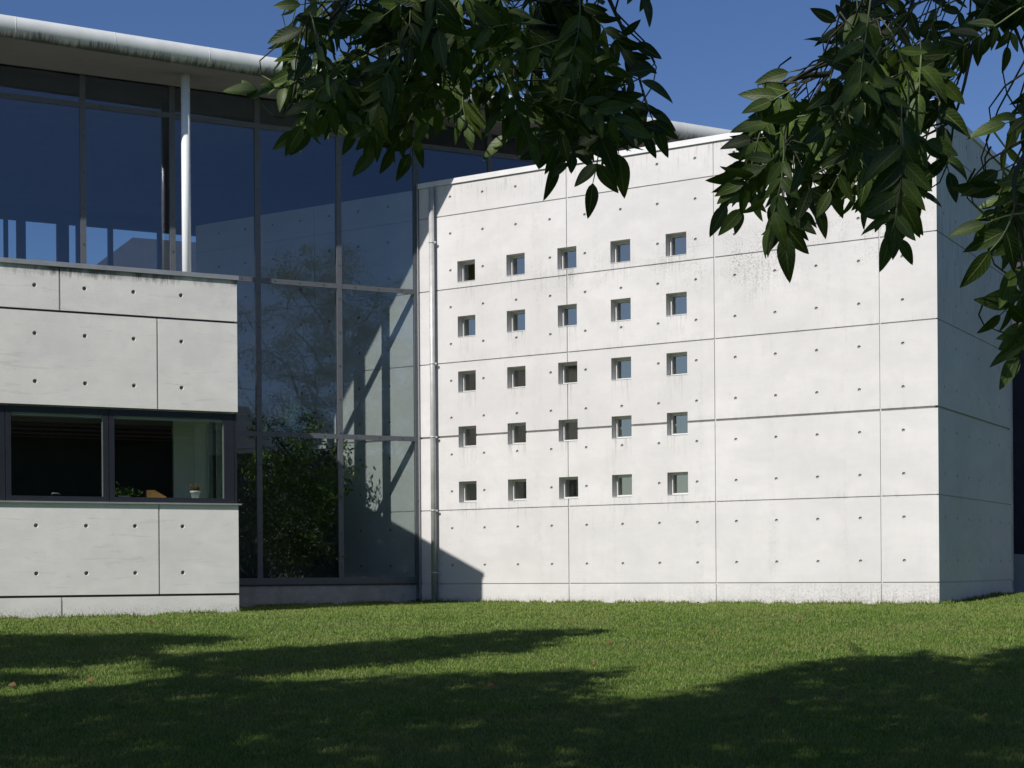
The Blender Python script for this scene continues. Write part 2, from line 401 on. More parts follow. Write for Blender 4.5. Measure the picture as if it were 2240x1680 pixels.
# ------------------------------------------------------------------ ground
def sm(a, b, x):
    t = np.clip((x - a) / (b - a), 0, 1); return t * t * (3 - 2 * t)
def gz(x, y):
    x = np.asarray(x, dtype=float); y = np.asarray(y, dtype=float)
    z = .80 * sm(11, 32, y)
    z = z - .10 * sm(-2, -10, x) * sm(22, 32, y) * (1 - sm(38, 46, y))
    z = z + .24 * np.exp(-((x - 14.0) / 2.4) ** 2 - ((y - 38) / 3.2) ** 2)
    z = z + .025 * np.sin(x * .7 + 1) * np.sin(y * .55) * (1 - sm(28, 33, y))
    return z
def coords(lo, hi, fine_lo, fine_hi, step, far):
    a = list(np.arange(fine_lo, fine_hi + 1e-6, step)); d = step; x = fine_lo; pre = []
    while x > lo: d *= 1.35; x -= d; pre.append(x)
    d = step; x = fine_hi; post = []
    while x < hi: d *= 1.35; x += d; post.append(x)
    return np.array(pre[::-1] + a + post)
gx = coords(-900, 900, -24, 24, .6, 0); gy = coords(-900, 900, -4, 50, .6, 0)
GX, GY = np.meshgrid(gx, gy); GZ = gz(GX, GY)
vs = np.stack([GX.ravel(), GY.ravel(), GZ.ravel()], 1); nx, ny = len(gx), len(gy)
ii = (np.arange(ny - 1)[:, None] * nx + np.arange(nx - 1)[None]).ravel()
lawn = nmesh('lawn', vs, np.stack([ii, ii + 1, ii + nx + 1, ii + nx], 1), 'lawn', smooth=True)
tag(lawn, kind='structure')

def grass_blades():
    X, Y = [], []
    for y0, y1, dens in ((11.5, 14, 2300), (14, 17, 1900), (17, 21, 1400), (21, 26, 950), (26, 32, 620), (32, 43, 420)):
        hw = .335 * y1 + 1.6; n = int(dens * (y1 - y0) * 2 * hw)
        X.append(np.random.uniform(-hw, hw, n)); Y.append(np.random.uniform(y0, y1, n))
    X = np.concatenate(X); Y = np.concatenate(Y)
    # nothing grows inside the building
    P = np.stack([X, Y], 1)
    def side(p, d, n): return (P - np.array([p.x, p.y])) @ np.array([n.x, n.y])
    gl = side(J, dg, ng) > .12
    wl = side(J, dw, nw) > .02
    sd_ = side(C0, ds, ns) > .02
    out = gl | (sd_ & (side(C0, dw, nw) > -30))
    out &= (wl | sd_)
    bl = (side(B0, dg, ng) < .03) & (((P - np.array([B1.x, B1.y])) @ np.array([dg.x, dg.y])) < .03)
    out &= ~bl
    X, Y = X[out], Y[out]; base_n = len(X)
    # uncut tufts right against the walls
    TX, TY = [], []
    for (O, d, nn, l, m) in ((J + dw * .1, dw, nw, UC, 5200), (B0 - dg * 6, dg, ng, 6 + BR, 3200), (C0, ds, ns, SL, 1800), (J - dg * 6.4, dg, ng, 6.4, 1600)):
        t = np.random.rand(m) * l; cl = np.sin(t * 5.1) * np.sin(t * 2.3 + 1) + np.random.rand(m) * .9; k = cl > .15; t = t[k]; w_ = np.random.uniform(.02, .12, len(t))
        TX.append(O.x + d.x * t + nn.x * w_); TY.append(O.y + d.y * t + nn.y * w_)
    X = np.concatenate([X] + TX); Y = np.concatenate([Y] + TY); n = len(X)
    far = np.clip((Y - 12) / 25, 0, 1)
    h = np.random.uniform(.018, .042, n) * (1 + .25 * np.random.rand(n) ** 6 * 3); w = (.0035 + .006 * far) * np.random.uniform(.7, 1.3, n)
    h[base_n:] *= np.random.uniform(1.3, 2.8, n - base_n)
    ph = np.random.uniform(0, 6.283, n); lean = np.random.uniform(.1, .9, n) * h; lp = np.random.uniform(0, 6.283, n)
    z = gz(X, Y) - .004
    ax, ay = np.cos(ph) * w, np.sin(ph) * w
    lx, ly = np.cos(lp) * lean, np.sin(lp) * lean
    v = np.empty((n, 4, 3)); 
    v[:, 0] = np.stack([X - ax, Y - ay, z], 1); v[:, 1] = np.stack([X + ax, Y + ay, z], 1)
    v[:, 2] = np.stack([X + ax * .35 + lx, Y + ay * .35 + ly, z + h], 1); v[:, 3] = np.stack([X - ax * .35 + lx, Y - ay * .35 + ly, z + h], 1)
    r = np.random.rand(n); lf = np.zeros((n, 4, 3)); lf[:, 2:, 0] = 1; lf[:, :, 2] = r[:, None]
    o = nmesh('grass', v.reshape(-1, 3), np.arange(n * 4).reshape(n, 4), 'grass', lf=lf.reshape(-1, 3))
    tag(o, 'short mown grass covering the lawn in front of the concrete building', 'grass', kind='stuff')
grass_blades()

# ------------------------------------------------------------------ the building
bld = thing('concrete_building', 'white concrete building with glazed hall, curved eaves tube and grid of small square windows', 'building', (J.x, J.y, .78))

def panel(O, d, n, u0, u1, z0, z1, vj=(), hj=(), ties=(), holes=(), thick=.3, gd=.03, tr=.042, td=.04, back=False, open0=False, open1=False):
    """a cast wall: joints, tie holes and openings are real relief"""
    mb = MB(); R = lambda x: round(x, 4); us = {R(u0), R(u1)}; zs = {R(z0), R(z1)}; TH = .062
    for (u, w) in vj: us |= {R(u - w / 2), R(u + w / 2)}
    for (z, w) in hj: zs |= {R(z - w / 2), R(z + w / 2)}
    for (u, z) in ties: us |= {R(u - TH), R(u + TH)}; zs |= {R(z - TH), R(z + TH)}
    for (a, b, c, e, dep) in holes: us |= {R(a), R(b)}; zs |= {R(c), R(e)}
    us = sorted(x for x in us if u0 - 1e-3 <= x <= u1 + 1e-3); zs = sorted(x for x in zs if z0 - 1e-3 <= x <= z1 + 1e-3)
    tset = {(R(u), R(z)) for u, z in ties}
    def cls(i, j):
        if i < 0 or j < 0 or i >= len(us) - 1 or j >= len(zs) - 1: return ('out', thick)
        u = (us[i] + us[i + 1]) / 2; z = (zs[j] + zs[j + 1]) / 2
        for (a, b, c, e, dep) in holes:
            if a < u < b and c < z < e: return ('hole', dep)
        for (uu, w) in vj:
            if abs(u - uu) < w / 2: return ('f', gd)
        for (zz, w) in hj:
            if abs(z - zz) < w / 2: return ('f', gd if w < .03 else gd * 2.2)
        return ('f', 0.)
    def P(u, z, dep): return O + d * u + Z * z - n * dep
    cells = {(i, j): cls(i, j) for i in range(-1, len(us)) for j in range(-1, len(zs))}
    if back:
        for (i, j), (k, dep) in cells.items():
            if k == 'f': mb.face([P(us[i], zs[j], thick), P(us[i], zs[j + 1], thick), P(us[i + 1], zs[j + 1], thick), P(us[i + 1], zs[j], thick)])
    def is_tie(i, j):
        return 0 <= i < len(us) - 1 and 0 <= j < len(zs) - 1 and any(abs((us[i] + us[i + 1]) / 2 - a) < .07 and abs((zs[j] + zs[j + 1]) / 2 - b) < .07 and us[i] >= a - TH - 1e-3 and us[i + 1] <= a + TH + 1e-3 and zs[j] >= b - TH - 1e-3 and zs[j + 1] <= b + TH + 1e-3 for a, b in near[(i, j)])
    near = {}
    for i in range(len(us) - 1):
        for j in range(len(zs) - 1):
            cu = (us[i] + us[i + 1]) / 2; cz = (zs[j] + zs[j + 1]) / 2
            near[(i, j)] = [t for t in ties if abs(t[0] - cu) < .07 and abs(t[1] - cz) < .07]
    for i in range(len(us) - 1):
        for j in range(len(zs) - 1):
            k, dep = cells[(i, j)]
            if k == 'hole': continue
            if near[(i, j)] and is_tie(i, j): continue
            mb.face([P(us[i], zs[j], dep), P(us[i + 1], zs[j], dep), P(us[i + 1], zs[j + 1], dep), P(us[i], zs[j + 1], dep)])
    for i in range(-1, len(us) - 1):
        if (open0 and i == -1) or (open1 and i == len(us) - 2): continue
        for j in range(0, len(zs) - 1):
            a, b = cells[(i, j)][1], cells[(i + 1, j)][1]
            if cells[(i, j)][0] == 'out' and cells[(i + 1, j)][0] == 'out': continue
            if abs(a - b) > 1e-6: mb.face([P(us[i + 1], zs[j], a), P(us[i + 1], zs[j], b), P(us[i + 1], zs[j + 1], b), P(us[i + 1], zs[j + 1], a)])
    for i in range(0, len(us) - 1):
        for j in range(-1, len(zs) - 1):
            a, b = cells[(i, j)][1], cells[(i, j + 1)][1]
            if cells[(i, j)][0] == 'out' and cells[(i, j + 1)][0] == 'out': continue
            if abs(a - b) > 1e-6: mb.face([P(us[i], zs[j + 1], a), P(us[i + 1], zs[j + 1], a), P(us[i + 1], zs[j + 1], b), P(us[i], zs[j + 1], b)])
    for (u, z) in ties:
        sq = [(-TH, -TH), (0, -TH), (TH, -TH), (TH, 0), (TH, TH), (0, TH), (-TH, TH), (-TH, 0)]
        ang = [math.atan2(b, a) for a, b in sq]
        ring = [(math.cos(a) * tr, math.sin(a) * tr) for a in ang]
        for k in range(8):
            q = (k + 1) % 8
            a2 = (ang[k] + ((ang[q] - ang[k] + math.pi) % (2 * math.pi) - math.pi) / 2); mid = (math.cos(a2) * tr, math.sin(a2) * tr)
            mb.face([P(u + sq[k][0], z + sq[k][1], 0), P(u + sq[q][0], z + sq[q][1], 0), P(u + ring[q][0], z + ring[q][1], 0), P(u + mid[0], z + mid[1], 0), P(u + ring[k][0], z + ring[k][1], 0)])
            for (r0, r1) in ((ring[k], mid), (mid, ring[q])):
                mb.face([P(u + r0[0], z + r0[1], 0), P(u + r1[0], z + r1[1], 0), P(u + r1[0] * .8, z + r1[1] * .8, td), P(u + r0[0] * .8, z + r0[1] * .8, td)])
                mb.face([P(u + r0[0] * .8, z + r0[1] * .8, td), P(u + r1[0] * .8, z + r1[1] * .8, td), P(u, z, td + .004)], 1)
    return mb

HJ = [(ZR + r, .029) for r in (-.5, 1.5, 5.5, 7.5, 9.5)] + [(ZR + 3.5, .055)]
TOPW = 12.15
wins = [(U0 + SH * (.217 + 1.5 * i), ZR + 1.70 + 1.49 * j) for i in range(5) for j in range(5)]
WS = .565
holes = [(u, u + WS, z, z + WS, .21) for u, z in wins]
def clear(u, z): return all(not (a - .1 < u < b + .1 and c - .1 < z < e + .1) for a, b, c, e, _ in holes)
ties = [(U0 + SH * a, ZR + r) for a in range(0, 13) for r in range(-1, 11) if clear(U0 + SH * a, ZR + r)]
panel(J, dw, nw, .10, UC, .3, TOPW, [(U0 + SH * a, .024) for a in (-.5, 3.486, 7.476, 11.48)], HJ, ties, holes, open1=True).build('white_wall', ['white', 'plug_light'], bld)
# the wall runs on inside the hall
ties = [(U0 + SH * a, ZR + r) for a in range(-8, -1) for r in range(0, 11) if a > -4 or r > 3]
panel(J, dw, nw, -8.05, -.12, .9, TOPW, [(U0 + SH * a, .018) for a in (-4.5,)], HJ, ties, [(-8.05, -2.62, .9, 5.2, .3)], back=True).build('inner_wall', ['inner', 'plug'], bld)
# shaded side of the box
ties = [(.567 + SH * a, ZR + r) for a in range(7) for r in range(0, 11)]
panel(C0, ds, ns, 0, SL, .3, TOPW, [], HJ, ties, (), open0=True).build('side_wall', ['side', 'plug'], bld)
S1 = C0 + ds * SL
Q1 = S1 - dw * 9.55
mb = MB(); mb.box(S1 - nw * 0 + Z * .3, -dw * 9.55, -ns * 0 + ds * -.3, Z * (TOPW - .3)); mb.build('rear_wall', 'side', bld)
mb = MB(); mb.face([p + Z * 11.9 for p in (J + dw * .35 - nw * .2, C0 - nw * .3 - ns * .3, S1 - ds * .3 - ns * .3, Q1)][::-1]); mb.face([p + Z * 11.6 for p in (J + dw * .35 - nw * .2, C0 - nw * .3 - ns * .3, S1 - ds * .3 - ns * .3, Q1)]); mb.build('flat_roof', 'plinth', bld)
mb = MB(); mb.face([p + Z * 1.0 for p in (J + dw * .35 - nw * .2, C0 - nw * .3 - ns * .3, S1 - ds * .3 - ns * .3, Q1)]); mb.build('box_floor', 'floor', bld)
# copings
mb = MB(); mb.box(J + dw * .10 + nw * .05 + Z * (TOPW + .002), dw * (UC - .10 + .05), -nw * .4, Z * .14); mb.build('wall_coping', 'whitecoping', bld)
mb = MB(); mb.box(C0 + ds * .36 + ns * .05 + Z * (TOPW + .002), ds * (SL - .35), -ns * .4, Z * .14); mb.build('wall_coping', 'whitecoping', bld)
# small windows
def window(u, z):
    o = J + dw * u + Z * z - nw * .21; f = .055; mb = MB(); S = WS
    mb.box(o, dw * f, -nw * .09, Z * S); mb.box(o + dw * (S - f), dw * f, -nw * .09, Z * S)
    mb.box(o + dw * f, dw * (S - 2 * f), -nw * .09, Z * f); mb.box(o + dw * f + Z * (S - f), dw * (S - 2 * f), -nw * .09, Z * f)
    fr = mb.build('window', 'alu', bld)
    mb = MB(); mb.box(o + dw * f - nw * .07 + Z * f, dw * (S - 2 * f), -nw * .012, Z * (S - 2 * f)); mb.build('window_pane', 'sglass', fr)
    # thin sill
    mb = MB(); mb.box(o + nw * .22 - Z * .004 + dw * .003, dw * (S - .006), -nw * .215, Z * .012); mb.build('window_sill', 'alu', fr)
    return fr
w0 = window(*wins[0])
for (u, z) in wins[1:]:
    dlt = dw * (u - wins[0][0]) + Z * (z - wins[0][1])
    c = w0.copy(); COL.objects.link(c); c.parent = bld; c.location = w0.location + dlt
    for ch in w0.children:
        k = ch.copy(); COL.objects.link(k); k.parent = c
# downpipe
mb = MB(); pu = .60; pz = (0.75, 12.1); base = J + dw * pu + nw * .13
mb.tube([base + Z * .72, base + Z * 12.12], .075, 20)
dp = mb.build('downpipe', 'pipe', bld)
for zc in (ZR + 1.5, ZR + 3.5, ZR + 5.5, ZR + 8.8, ZR - .2):
    mb = MB(); mb.tube([base + Z * (zc - .02), base + Z * (zc + .02)], .084, 20); mb.box(base - nw * .125 - dw * .012 + Z * (zc - .015), dw * .024, nw * .06, Z * .03)
    mb.box(base + dw * .08 + Z * (zc - .03), dw * .05, -nw * .03, Z * .05)
    mb.build('pipe_bracket', 'pipe', dp)
# ------------------------------------------------------------------ glazed hall
GM = 2.241; FW = .14
TRZ = [(1.425, .17), (5.296, .13), (9.337, .13), (13.38, .13)]
def gp(s, h=0., z=0.):      # s to the left along the facade, h outward
    return J - dg * s + ng * h + Z * z
def mullion(m, z0, z1, name='mullion'):
    s = GM * m; w = FW if m else .16; mb = MB()
    mb.box(gp(s + w / 2, .035, z0), dg * w, -ng * .05, Z * (z1 - z0))           # cover plate
    mb.box(gp(s + .035, -.04, z0), dg * .07, -ng * .19, Z * (z1 - z0))          # fin inside
    z = z0 + .45
    while z < z1 - .2:
        mb.tube([gp(s, .034, z), gp(s, .048, z)], .016, 6, mi=1); z += .9
    return mb.build(name, ['steel', 'dark'], bld)
for m in range(0, 8): mullion(m, 1.34, SOF)
for m in range(-6, 0): mullion(m, 12.1, SOF)
def transom(m, z, h):
    mb = MB(); a = GM * m + FW / 2 + .001; l = GM - FW - .002
    if m == 0: a += .01; l -= .01
    mb.box(gp(a, .030, z - h / 2), -dg * l, -ng * .045, Z * h)
    mb.box(gp(a + .03, -.04, z - .035), -dg * (l - .06), -ng * .07, Z * .07)
    for k in (.18, .5, .82): mb.tube([gp(a + l * k, .029, z), gp(a + l * k, .042, z)], .014, 6, mi=1)
    mb.build('transom', ['steel', 'dark'], bld)
for m in range(0, 7):
    for (z, h) in TRZ: transom(m, z, h)
    zz = [1.51, 5.231, 5.361, 9.272, 9.402, 13.315, 13.445, SOF - .03]
    for k in range(0, 8, 2):
        mb = MB(); mb.box(gp(GM * m + FW / 2 - .01, .0, zz[k] - .01), -dg * (GM - FW + .02) + ng * random.uniform(-.007, .007), -ng * .02, Z * (zz[k + 1] - zz[k] + .02) + ng * random.uniform(-.008, .008)); mb.build('glass_pane', 'glass', bld)
for m in range(-6, 0):
    mb = MB(); mb.box(gp(GM * m + FW / 2 - .01, .0, 12.2), -dg * (GM - FW + .02), -ng * .02, Z * (SOF - .02 - 12.2)); mb.build('glass_pane', 'glass', bld)
    transom(m, 13.38, .13)
# corner flashing
mb = MB(); mb.box(J + dw * .085 + nw * .03 + Z * .8, dw * .012, nw * .05, Z * 11.5); mb.build('corner_flashing', 'zinc', bld)
# plinth under the glass
mb = MB(); mb.box(gp(6.5, .02, .2), dg * 6.42, -ng * .3, Z * 1.10); mb.build('plinth', 'plinth', bld)
mb = MB(); mb.box(gp(6.5, .05, 1.303), dg * 6.4, -ng * .2, Z * .035); mb.build('plinth_flashing', 'dark', bld)
# roof
OV = 1.9; GR = .25
def gzc(t): return 14.43 - .0165 * (t + 11)
def sofi(t): return SOF - .045 * max(0, t + 2)
T0, T1_ = -26., 22.
mb = MB()
tt_ = list(np.linspace(T0, T1_, 25))
for a_, b_ in zip(tt_[:-1], tt_[1:]):
    mb.face([J + ng * .06 + dg * a_ + Z * sofi(a_), J + ng * .06 + dg * b_ + Z * sofi(b_), J + ng * (OV - .02) + dg * b_ + Z * (gzc(b_) - .215), J + ng * (OV - .02) + dg * a_ + Z * (gzc(a_) - .215)])
mb.build('soffit', 'soffit', bld)
mb = MB(); mb.box(J + ng * (OV - .05) + dg * T0 + Z * (gzc(T0) - .14), dg * (T1_ - T0) + Z * (gzc(T1_) - gzc(T0)), -ng * (OV - .12), Z * .26); mb.box(J + ng * .04 + dg * T0 + Z * (SOF + .03), dg * (T1_ - T0), -ng * 15.7, Z * .15); mb.build('roof', 'rear', bld)
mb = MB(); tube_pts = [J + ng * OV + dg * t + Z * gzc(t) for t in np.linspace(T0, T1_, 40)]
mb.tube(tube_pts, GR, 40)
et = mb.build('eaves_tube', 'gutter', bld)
for t in np.arange(-15.4, 21, 2.28):
    mb = MB(); p = J + ng * OV + dg * t + Z * gzc(t); mb.tube([p - dg * .008, p + dg * .008], GR + .003, 40); mb.build('tube_joint', 'gutter', et)
# free standing column on the terrace
pc = ray(407, 400); t = (J + ng * 1.1 - Vector((0, 0, 0))).dot(ng) / pc.dot(ng); cp = Vector((pc.x * t, pc.y * t, 0))
mb = MB(); mb.tube([cp + Z * 7.8, cp + Z * (SOF + .02)], .112, 32); mb.build('column', 'pole', bld)
# ceiling, rear wall with openings, floor of the hall
FD = 15.
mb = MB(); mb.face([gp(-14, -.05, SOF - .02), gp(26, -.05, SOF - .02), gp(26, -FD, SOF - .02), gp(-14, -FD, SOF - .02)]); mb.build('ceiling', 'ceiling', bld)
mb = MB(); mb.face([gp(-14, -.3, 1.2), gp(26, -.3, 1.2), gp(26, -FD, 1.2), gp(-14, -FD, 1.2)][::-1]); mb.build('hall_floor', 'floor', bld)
def far_s(px):
    r = ray(px, 500); t = (J - ng * FD).dot(ng) / r.dot(ng); return (J - Vector((r.x * t, r.y * t, 0))).dot(dg)
ops = []
for a, b, zt, zb in ((-60, -14, 13.72, 12.1), (-12, 9, 13.72, 12.1), (18, 37, 13.72, 12.1), (56.5, 125, 13.72, 4.), (151, 167.5, 13.72, 12.1), (176, 237.5, 13.72, 4.), (247.5, 346, 13.72, 4.), (355.5, 435, 13.72, 4.)):
    ops.append((26 - far_s(a), 26 - far_s(b), zb, zt, .25))
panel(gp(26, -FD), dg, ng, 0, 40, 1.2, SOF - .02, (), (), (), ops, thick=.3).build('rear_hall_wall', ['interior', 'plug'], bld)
for (a, b, c, e, _) in ops:
    mb = MB(); mb.box(gp(26 - a, -FD - .2, c), dg * (b - a), -ng * .02, Z * (e - c)); mb.build('rear_window_pane', 'fglass', bld)
for s in (10.2, -13.9, 25.9):
    pass
mb = MB(); mb.box(gp(26, -.3, 1.2), -ng * (FD - .3), -dg * .2, Z * (SOF - 1.25)); mb.build('hall_end_wall', 'interior', bld)
mb = MB(); mb.box(gp(-14, -.3, 1.2), -ng * (FD - .3), dg * .2, Z * (SOF - 1.25)); mb.build('hall_end_wall', 'interior', bld)
# column inside the lower hall
mb = MB(); q = gp(4.9, -4.2); mb.tube([q + Z * 1.2, q + Z * 9.3], .10, 16); mb.build('inner_column', 'interior', bld)
# gallery slab, darkens the depth of the ground floor
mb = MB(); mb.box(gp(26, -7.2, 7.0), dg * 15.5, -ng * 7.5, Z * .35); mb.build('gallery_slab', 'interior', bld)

# ------------------------------------------------------------------ low block
BT = 1.6 + 6.47 * BK; BL = -8.0
def bp(a, h=0., z=0.): return B0 + dg * a + ng * h + Z * z
bj = ZB + 5.49 * BK; wt = ZB + 3.52 * BK; wb = ZB + 1.47 * BK; lj = ZB - .476 * BK
def brow(rows): return [(BS * a, ZB + r * BK) for a in range(-8, 5) for r in rows if BS * a > BL + .2]
tt = [x for x in brow([6])]
panel(B0, dg, ng, BL, BR, bj + .02, BT, [(BS * a, .038) for a in (.5, -3.5)], (), [x for x in tt if x[0] < 3.6], (), thick=.3, gd=.045, tr=.048, td=.05).build('parapet_panel', ['block', 'plug'], bld)
panel(B0, dg, ng, BL, BR, wt, bj - .03, [(BS * a, .038) for a in (2.49, -1.5, -5.5)], (), [x for x in brow([4, 5]) if x[0] < 3.6], (), thick=.3, gd=.045, tr=.048, td=.05).build('lintel_panel', ['block', 'plug'], bld)
panel(B0, dg, ng, BL, BR, lj + .02, wb, [(BS * a, .038) for a in (2.5, -1.5, -5.5)], (), [x for x in brow([0, 1]) if x[0] < 3.6], (), thick=.3, gd=.045, tr=.048, td=.05).build('breast_panel', ['block', 'plug'], bld)
panel(B0, dg, ng, BL, BR, .2, lj - .03, [(BS * a, .038) for a in (.5, -3.5)], (), [x for x in brow([-1]) if x[0] < 3.6], (), thick=.3, gd=.045, tr=.048, td=.05).build('base_panel', ['block', 'plug'], bld)
# dark backing in the shadow gaps
for zc in (bj, lj):
    mb = MB(); mb.box(bp(BL, -.05, zc - .06), dg * (BR - BL - .05), -ng * .1, Z * .12); mb.build('shadow_gap', 'dark', bld)
# side and terrace
mb = MB(); mb.box(B1 - ng * .3 + Z * .2, -ng * (BD - .34), -dg * .3, Z * (wb - .2)); mb.box(B1 - ng * .3 + Z * wt, -ng * (BD - .34), -dg * .3, Z * (BT - wt)); mb.build('block_side_wall', ['block'], bld)
mb = MB(); mb.box(bp(BL, -.3, 7.5), dg * (BR - BL - .3), -ng * (BD - .36), Z * .25); mb.build('terrace', 'plinth', bld)
mb = MB(); mb.box(bp(BL, .05, BT + .002), dg * (BR - BL + .03), -ng * .42, Z * .10); 
for k in range(9): mb.box(bp(3.35 - 1.62 * k, .053, BT + .0), dg * .012, -ng * .42, Z * .106)
mb.build('parapet_coping', 'zinc', bld)
mb = MB(); mb.box(B1 + dg * .03 - ng * .372 + Z * (BT + .002), -ng * (BD - .45), -dg * .42, Z * .10); mb.build('parapet_coping', 'zinc', bld)
# ribbon window
def ribbon():
    y0, y1 = wb + .04, wt - .03; dep = -.10
    mb = MB(); mb.box(bp(BL, .06, wb + .002), dg * (BR - BL + .06), -ng * .2, Z * .035); mb.build('long_sill', 'zinc', bld)
    div = [BS * (1.49 - 2.07 * k) for k in range(0, 5)]
    edges = [BR - .06] + div
    for i in range(len(edges) - 1):
        r, l = edges[i], edges[i + 1]; g = .006; f = .115
        rr = .22 if i == 0 else f
        mb = MB(); H = y1 - y0
        mb.box(bp(l + g, dep, y0), dg * f, -ng * .09, Z * H); mb.box(bp(r - g - rr, dep, y0), dg * rr, -ng * .09, Z * H)
        mb.box(bp(l + g + f, dep, y0), dg * (r - l - 2 * g - f - rr), -ng * .09, Z * f); mb.box(bp(l + g + f, dep, y1 - .13), dg * (r - l - 2 * g - f - rr), -ng * .09, Z * .13)
        fr = mb.build('ribbon_window', 'dark', bld)
        a, b = l + g + f, r - g - rr
        mb = MB(); mb.box(bp(a, dep - .05, y0 + f), dg * (b - a), -ng * .015, Z * (H - f - .13)); mb.build('window_pane', 'oglass', fr)
        mb = MB(); mb.box(bp(b - .012, dep - .066, y0 + f), dg * .012, -ng * .05, Z * (H - f - .13)); mb.box(bp(a, dep - .066, y1 - .13 - .07), dg * (b - a - .013), -ng * .04, Z * .07); mb.build('sash_lining', 'alu', fr)
        if i == 1:
            mb = MB(); p = bp(a + .85, dep - .10, y0 + f + .03); mb.tube([p, p + Z * .035, p + Z * .035 + dg * .13, p + Z * .02 + dg * .17], .010, 8); mb.build('window_handle', 'pipe', fr)
    mb = MB(); mb.box(bp(BR - .055, dep, y0), dg * .055, -ng * .1, Z * (y1 - y0)); mb.build('corner_post', 'dark', bld)
    # side glazing of the office and its post
    mb = MB(); mb.box(bp(BR - .08, dep - .12, y0), -ng * 2.2, -dg * .02, Z * (y1 - y0)); mb.build('side_pane', 'oglass', bld)
    mb = MB(); mb.box(bp(BR - .05, dep - 2.32, y0), -ng * (BD - 2.5), -dg * .2, Z * (y1 - y0)); mb.build('side_infill', 'officewall', bld)
ribbon()
# office inside
mb = MB(); mb.face([bp(BL, -.3, 2.3), bp(BR - .3, -.3, 2.3), bp(BR - .3, -BD + .1, 2.3), bp(BL, -BD + .1, 2.3)]); mb.build('office_floor', 'floor', bld)
mb = MB(); mb.face([bp(BL, -.1, wt + .02), bp(BR - .1, -.1, wt + .02), bp(BR - .1, -BD + .1, wt + .02), bp(BL, -BD + .1, wt + .02)][::-1]); mb.build('office_ceiling', 'officewall', bld)
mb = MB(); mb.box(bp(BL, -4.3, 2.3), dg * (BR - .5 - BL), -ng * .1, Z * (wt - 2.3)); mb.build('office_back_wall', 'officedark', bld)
mb = MB(); mb.box(bp(3.42, -2.0, 2.3), dg * .74, -ng * .1, Z * (wt - 2.3)); mb.box(bp(3.9, -1.97, 2.3), dg * .015, ng * .02, Z * (wt - 2.5)); mb.build('office_partition', 'officewall', bld)
mb = MB(); mb.box(bp(BL, -.2, wb + .10), dg * (BR - BL - .3), -ng * .30, Z * .04); mb.build('inner_window_board', 'officewall', bld)
mb = MB(); mb.box(bp(BL - .01, -.02, .2), -ng * (BD - .1), dg * .2, Z * (BT - .3)); mb.build('block_side_wall', 'block', bld)

# things on the inner window board
wz = wb + .142
def sill_at(px, h): 
    r = ray(px, 1080); O = B0 + ng * h; t = O.dot(ng) / r.dot(ng); return Vector((r.x * t, r.y * t, wz))
p = sill_at(427, -.36)
t_ = thing('potted_plant', 'small brownish plant in a white pot on the office window sill', 'pot plant', p)
mb = MB(); mb.tube([p, p + Z * .14, p + Z * .141, p + Z * .185], [.075, .10, .115, .118], 20); mb.build('pot', 'pot', t_)
mb = MB(); mb.tube([p + Z * .183, p + Z * .19], [.10, .09], 16); mb.build('soil', 'soil', t_)
mb = MB()
for k in range(46):
    a = random.uniform(0, 6.28); r = random.uniform(.01, .11); q = p + Z * .18 + Vector((math.cos(a), math.sin(a), 0)) * r * .6; e = p + Z * random.uniform(.24, .36) + Vector((math.cos(a), math.sin(a), 0)) * r * 1.3
    mb.tube([q, (q + e) / 2 + Z * .01, e], [.004, .012, .003], 5)
mb.build('foliage', 'succulent', t_)
p = sill_at(342, -.38)
t_ = thing('wooden_rack', 'honey coloured slatted wooden rack with sloping top on the office window sill', 'rack', p)
mb = MB()
for s in (0, .14):
    for k in range(9):
        a = k * .048; hh = .19 if k < 4 else .19 - (k - 3) * .026
        mb.box(p - dg * .2 + dg * a - ng * s, dg * .036, -ng * .012, Z * hh)
mb.build('slats', 'wood', t_)
mb = MB(); mb.box(p - dg * .2 - ng * .014, dg * .42, -ng * .124, Z * .02); mb.build('base', 'wood', t_)
p = sill_at(272, -.38)
t_ = thing('planter', 'low white dish with a dim green trailing plant on the office window sill', 'planter', p)
mb = MB(); mb.tube([p, p + Z * .05, p + Z * .055], [.09, .13, .12], 20); mb.build('dish', 'pot', t_)
def leaf_batch(centres, size, jitter=.0, up=None, ratio=.42, droop=0.):
    """simple folded leaves, two quads each. centres Nx3"""
    n = len(centres); c = np.asarray(centres, dtype=float)
    d = np.random.normal(size=(n, 3))
    if droop: d[:, 2] -= droop
    d /= np.linalg.norm(d, axis=1)[:, None]
    e = np.random.normal(size=(n, 3)); e -= (e * d).sum(1)[:, None] * d; e /= np.linalg.norm(e, axis=1)[:, None]
    nn = np.cross(d, e); L_ = (size * np.random.uniform(.7, 1.3, n))[:, None]; w = L_ * ratio * .5
    v = np.empty((n, 6, 3)); v[:, 0] = c; v[:, 1] = c + d * L_ * .45 + e * w + nn * w * .25; v[:, 2] = c + d * L_
    v[:, 3] = c + d * L_ * .45 - e * w + nn * w * .25; v[:, 4] = c + d * L_ * .5; v[:, 5] = c
    f = np.arange(n)[:, None] * 6; fs = np.concatenate([f + np.array([[0, 1, 2, 4]]), f + np.array([[0, 4, 2, 3]])])
    lf = np.zeros((n, 6, 3)); lf[:, :, 0] = [0, .45, 1, .45, .5, 0]; lf[:, :, 1] = [0, 1, 0, -1, 0, 0]; lf[:, :, 2] = np.random.rand(n)[:, None]
    return v.reshape(-1, 3), fs, lf.reshape(-1, 3)
def leaves_obj(name, centres, size, mat, parent, **k):
    v, f, lf = leaf_batch(centres, size, **k); return nmesh(name, v, f, mat, parent, lf)
c = np.array(p) + np.random.normal(size=(260, 3)) * [.13, .05, .05] + [0, 0, .12]
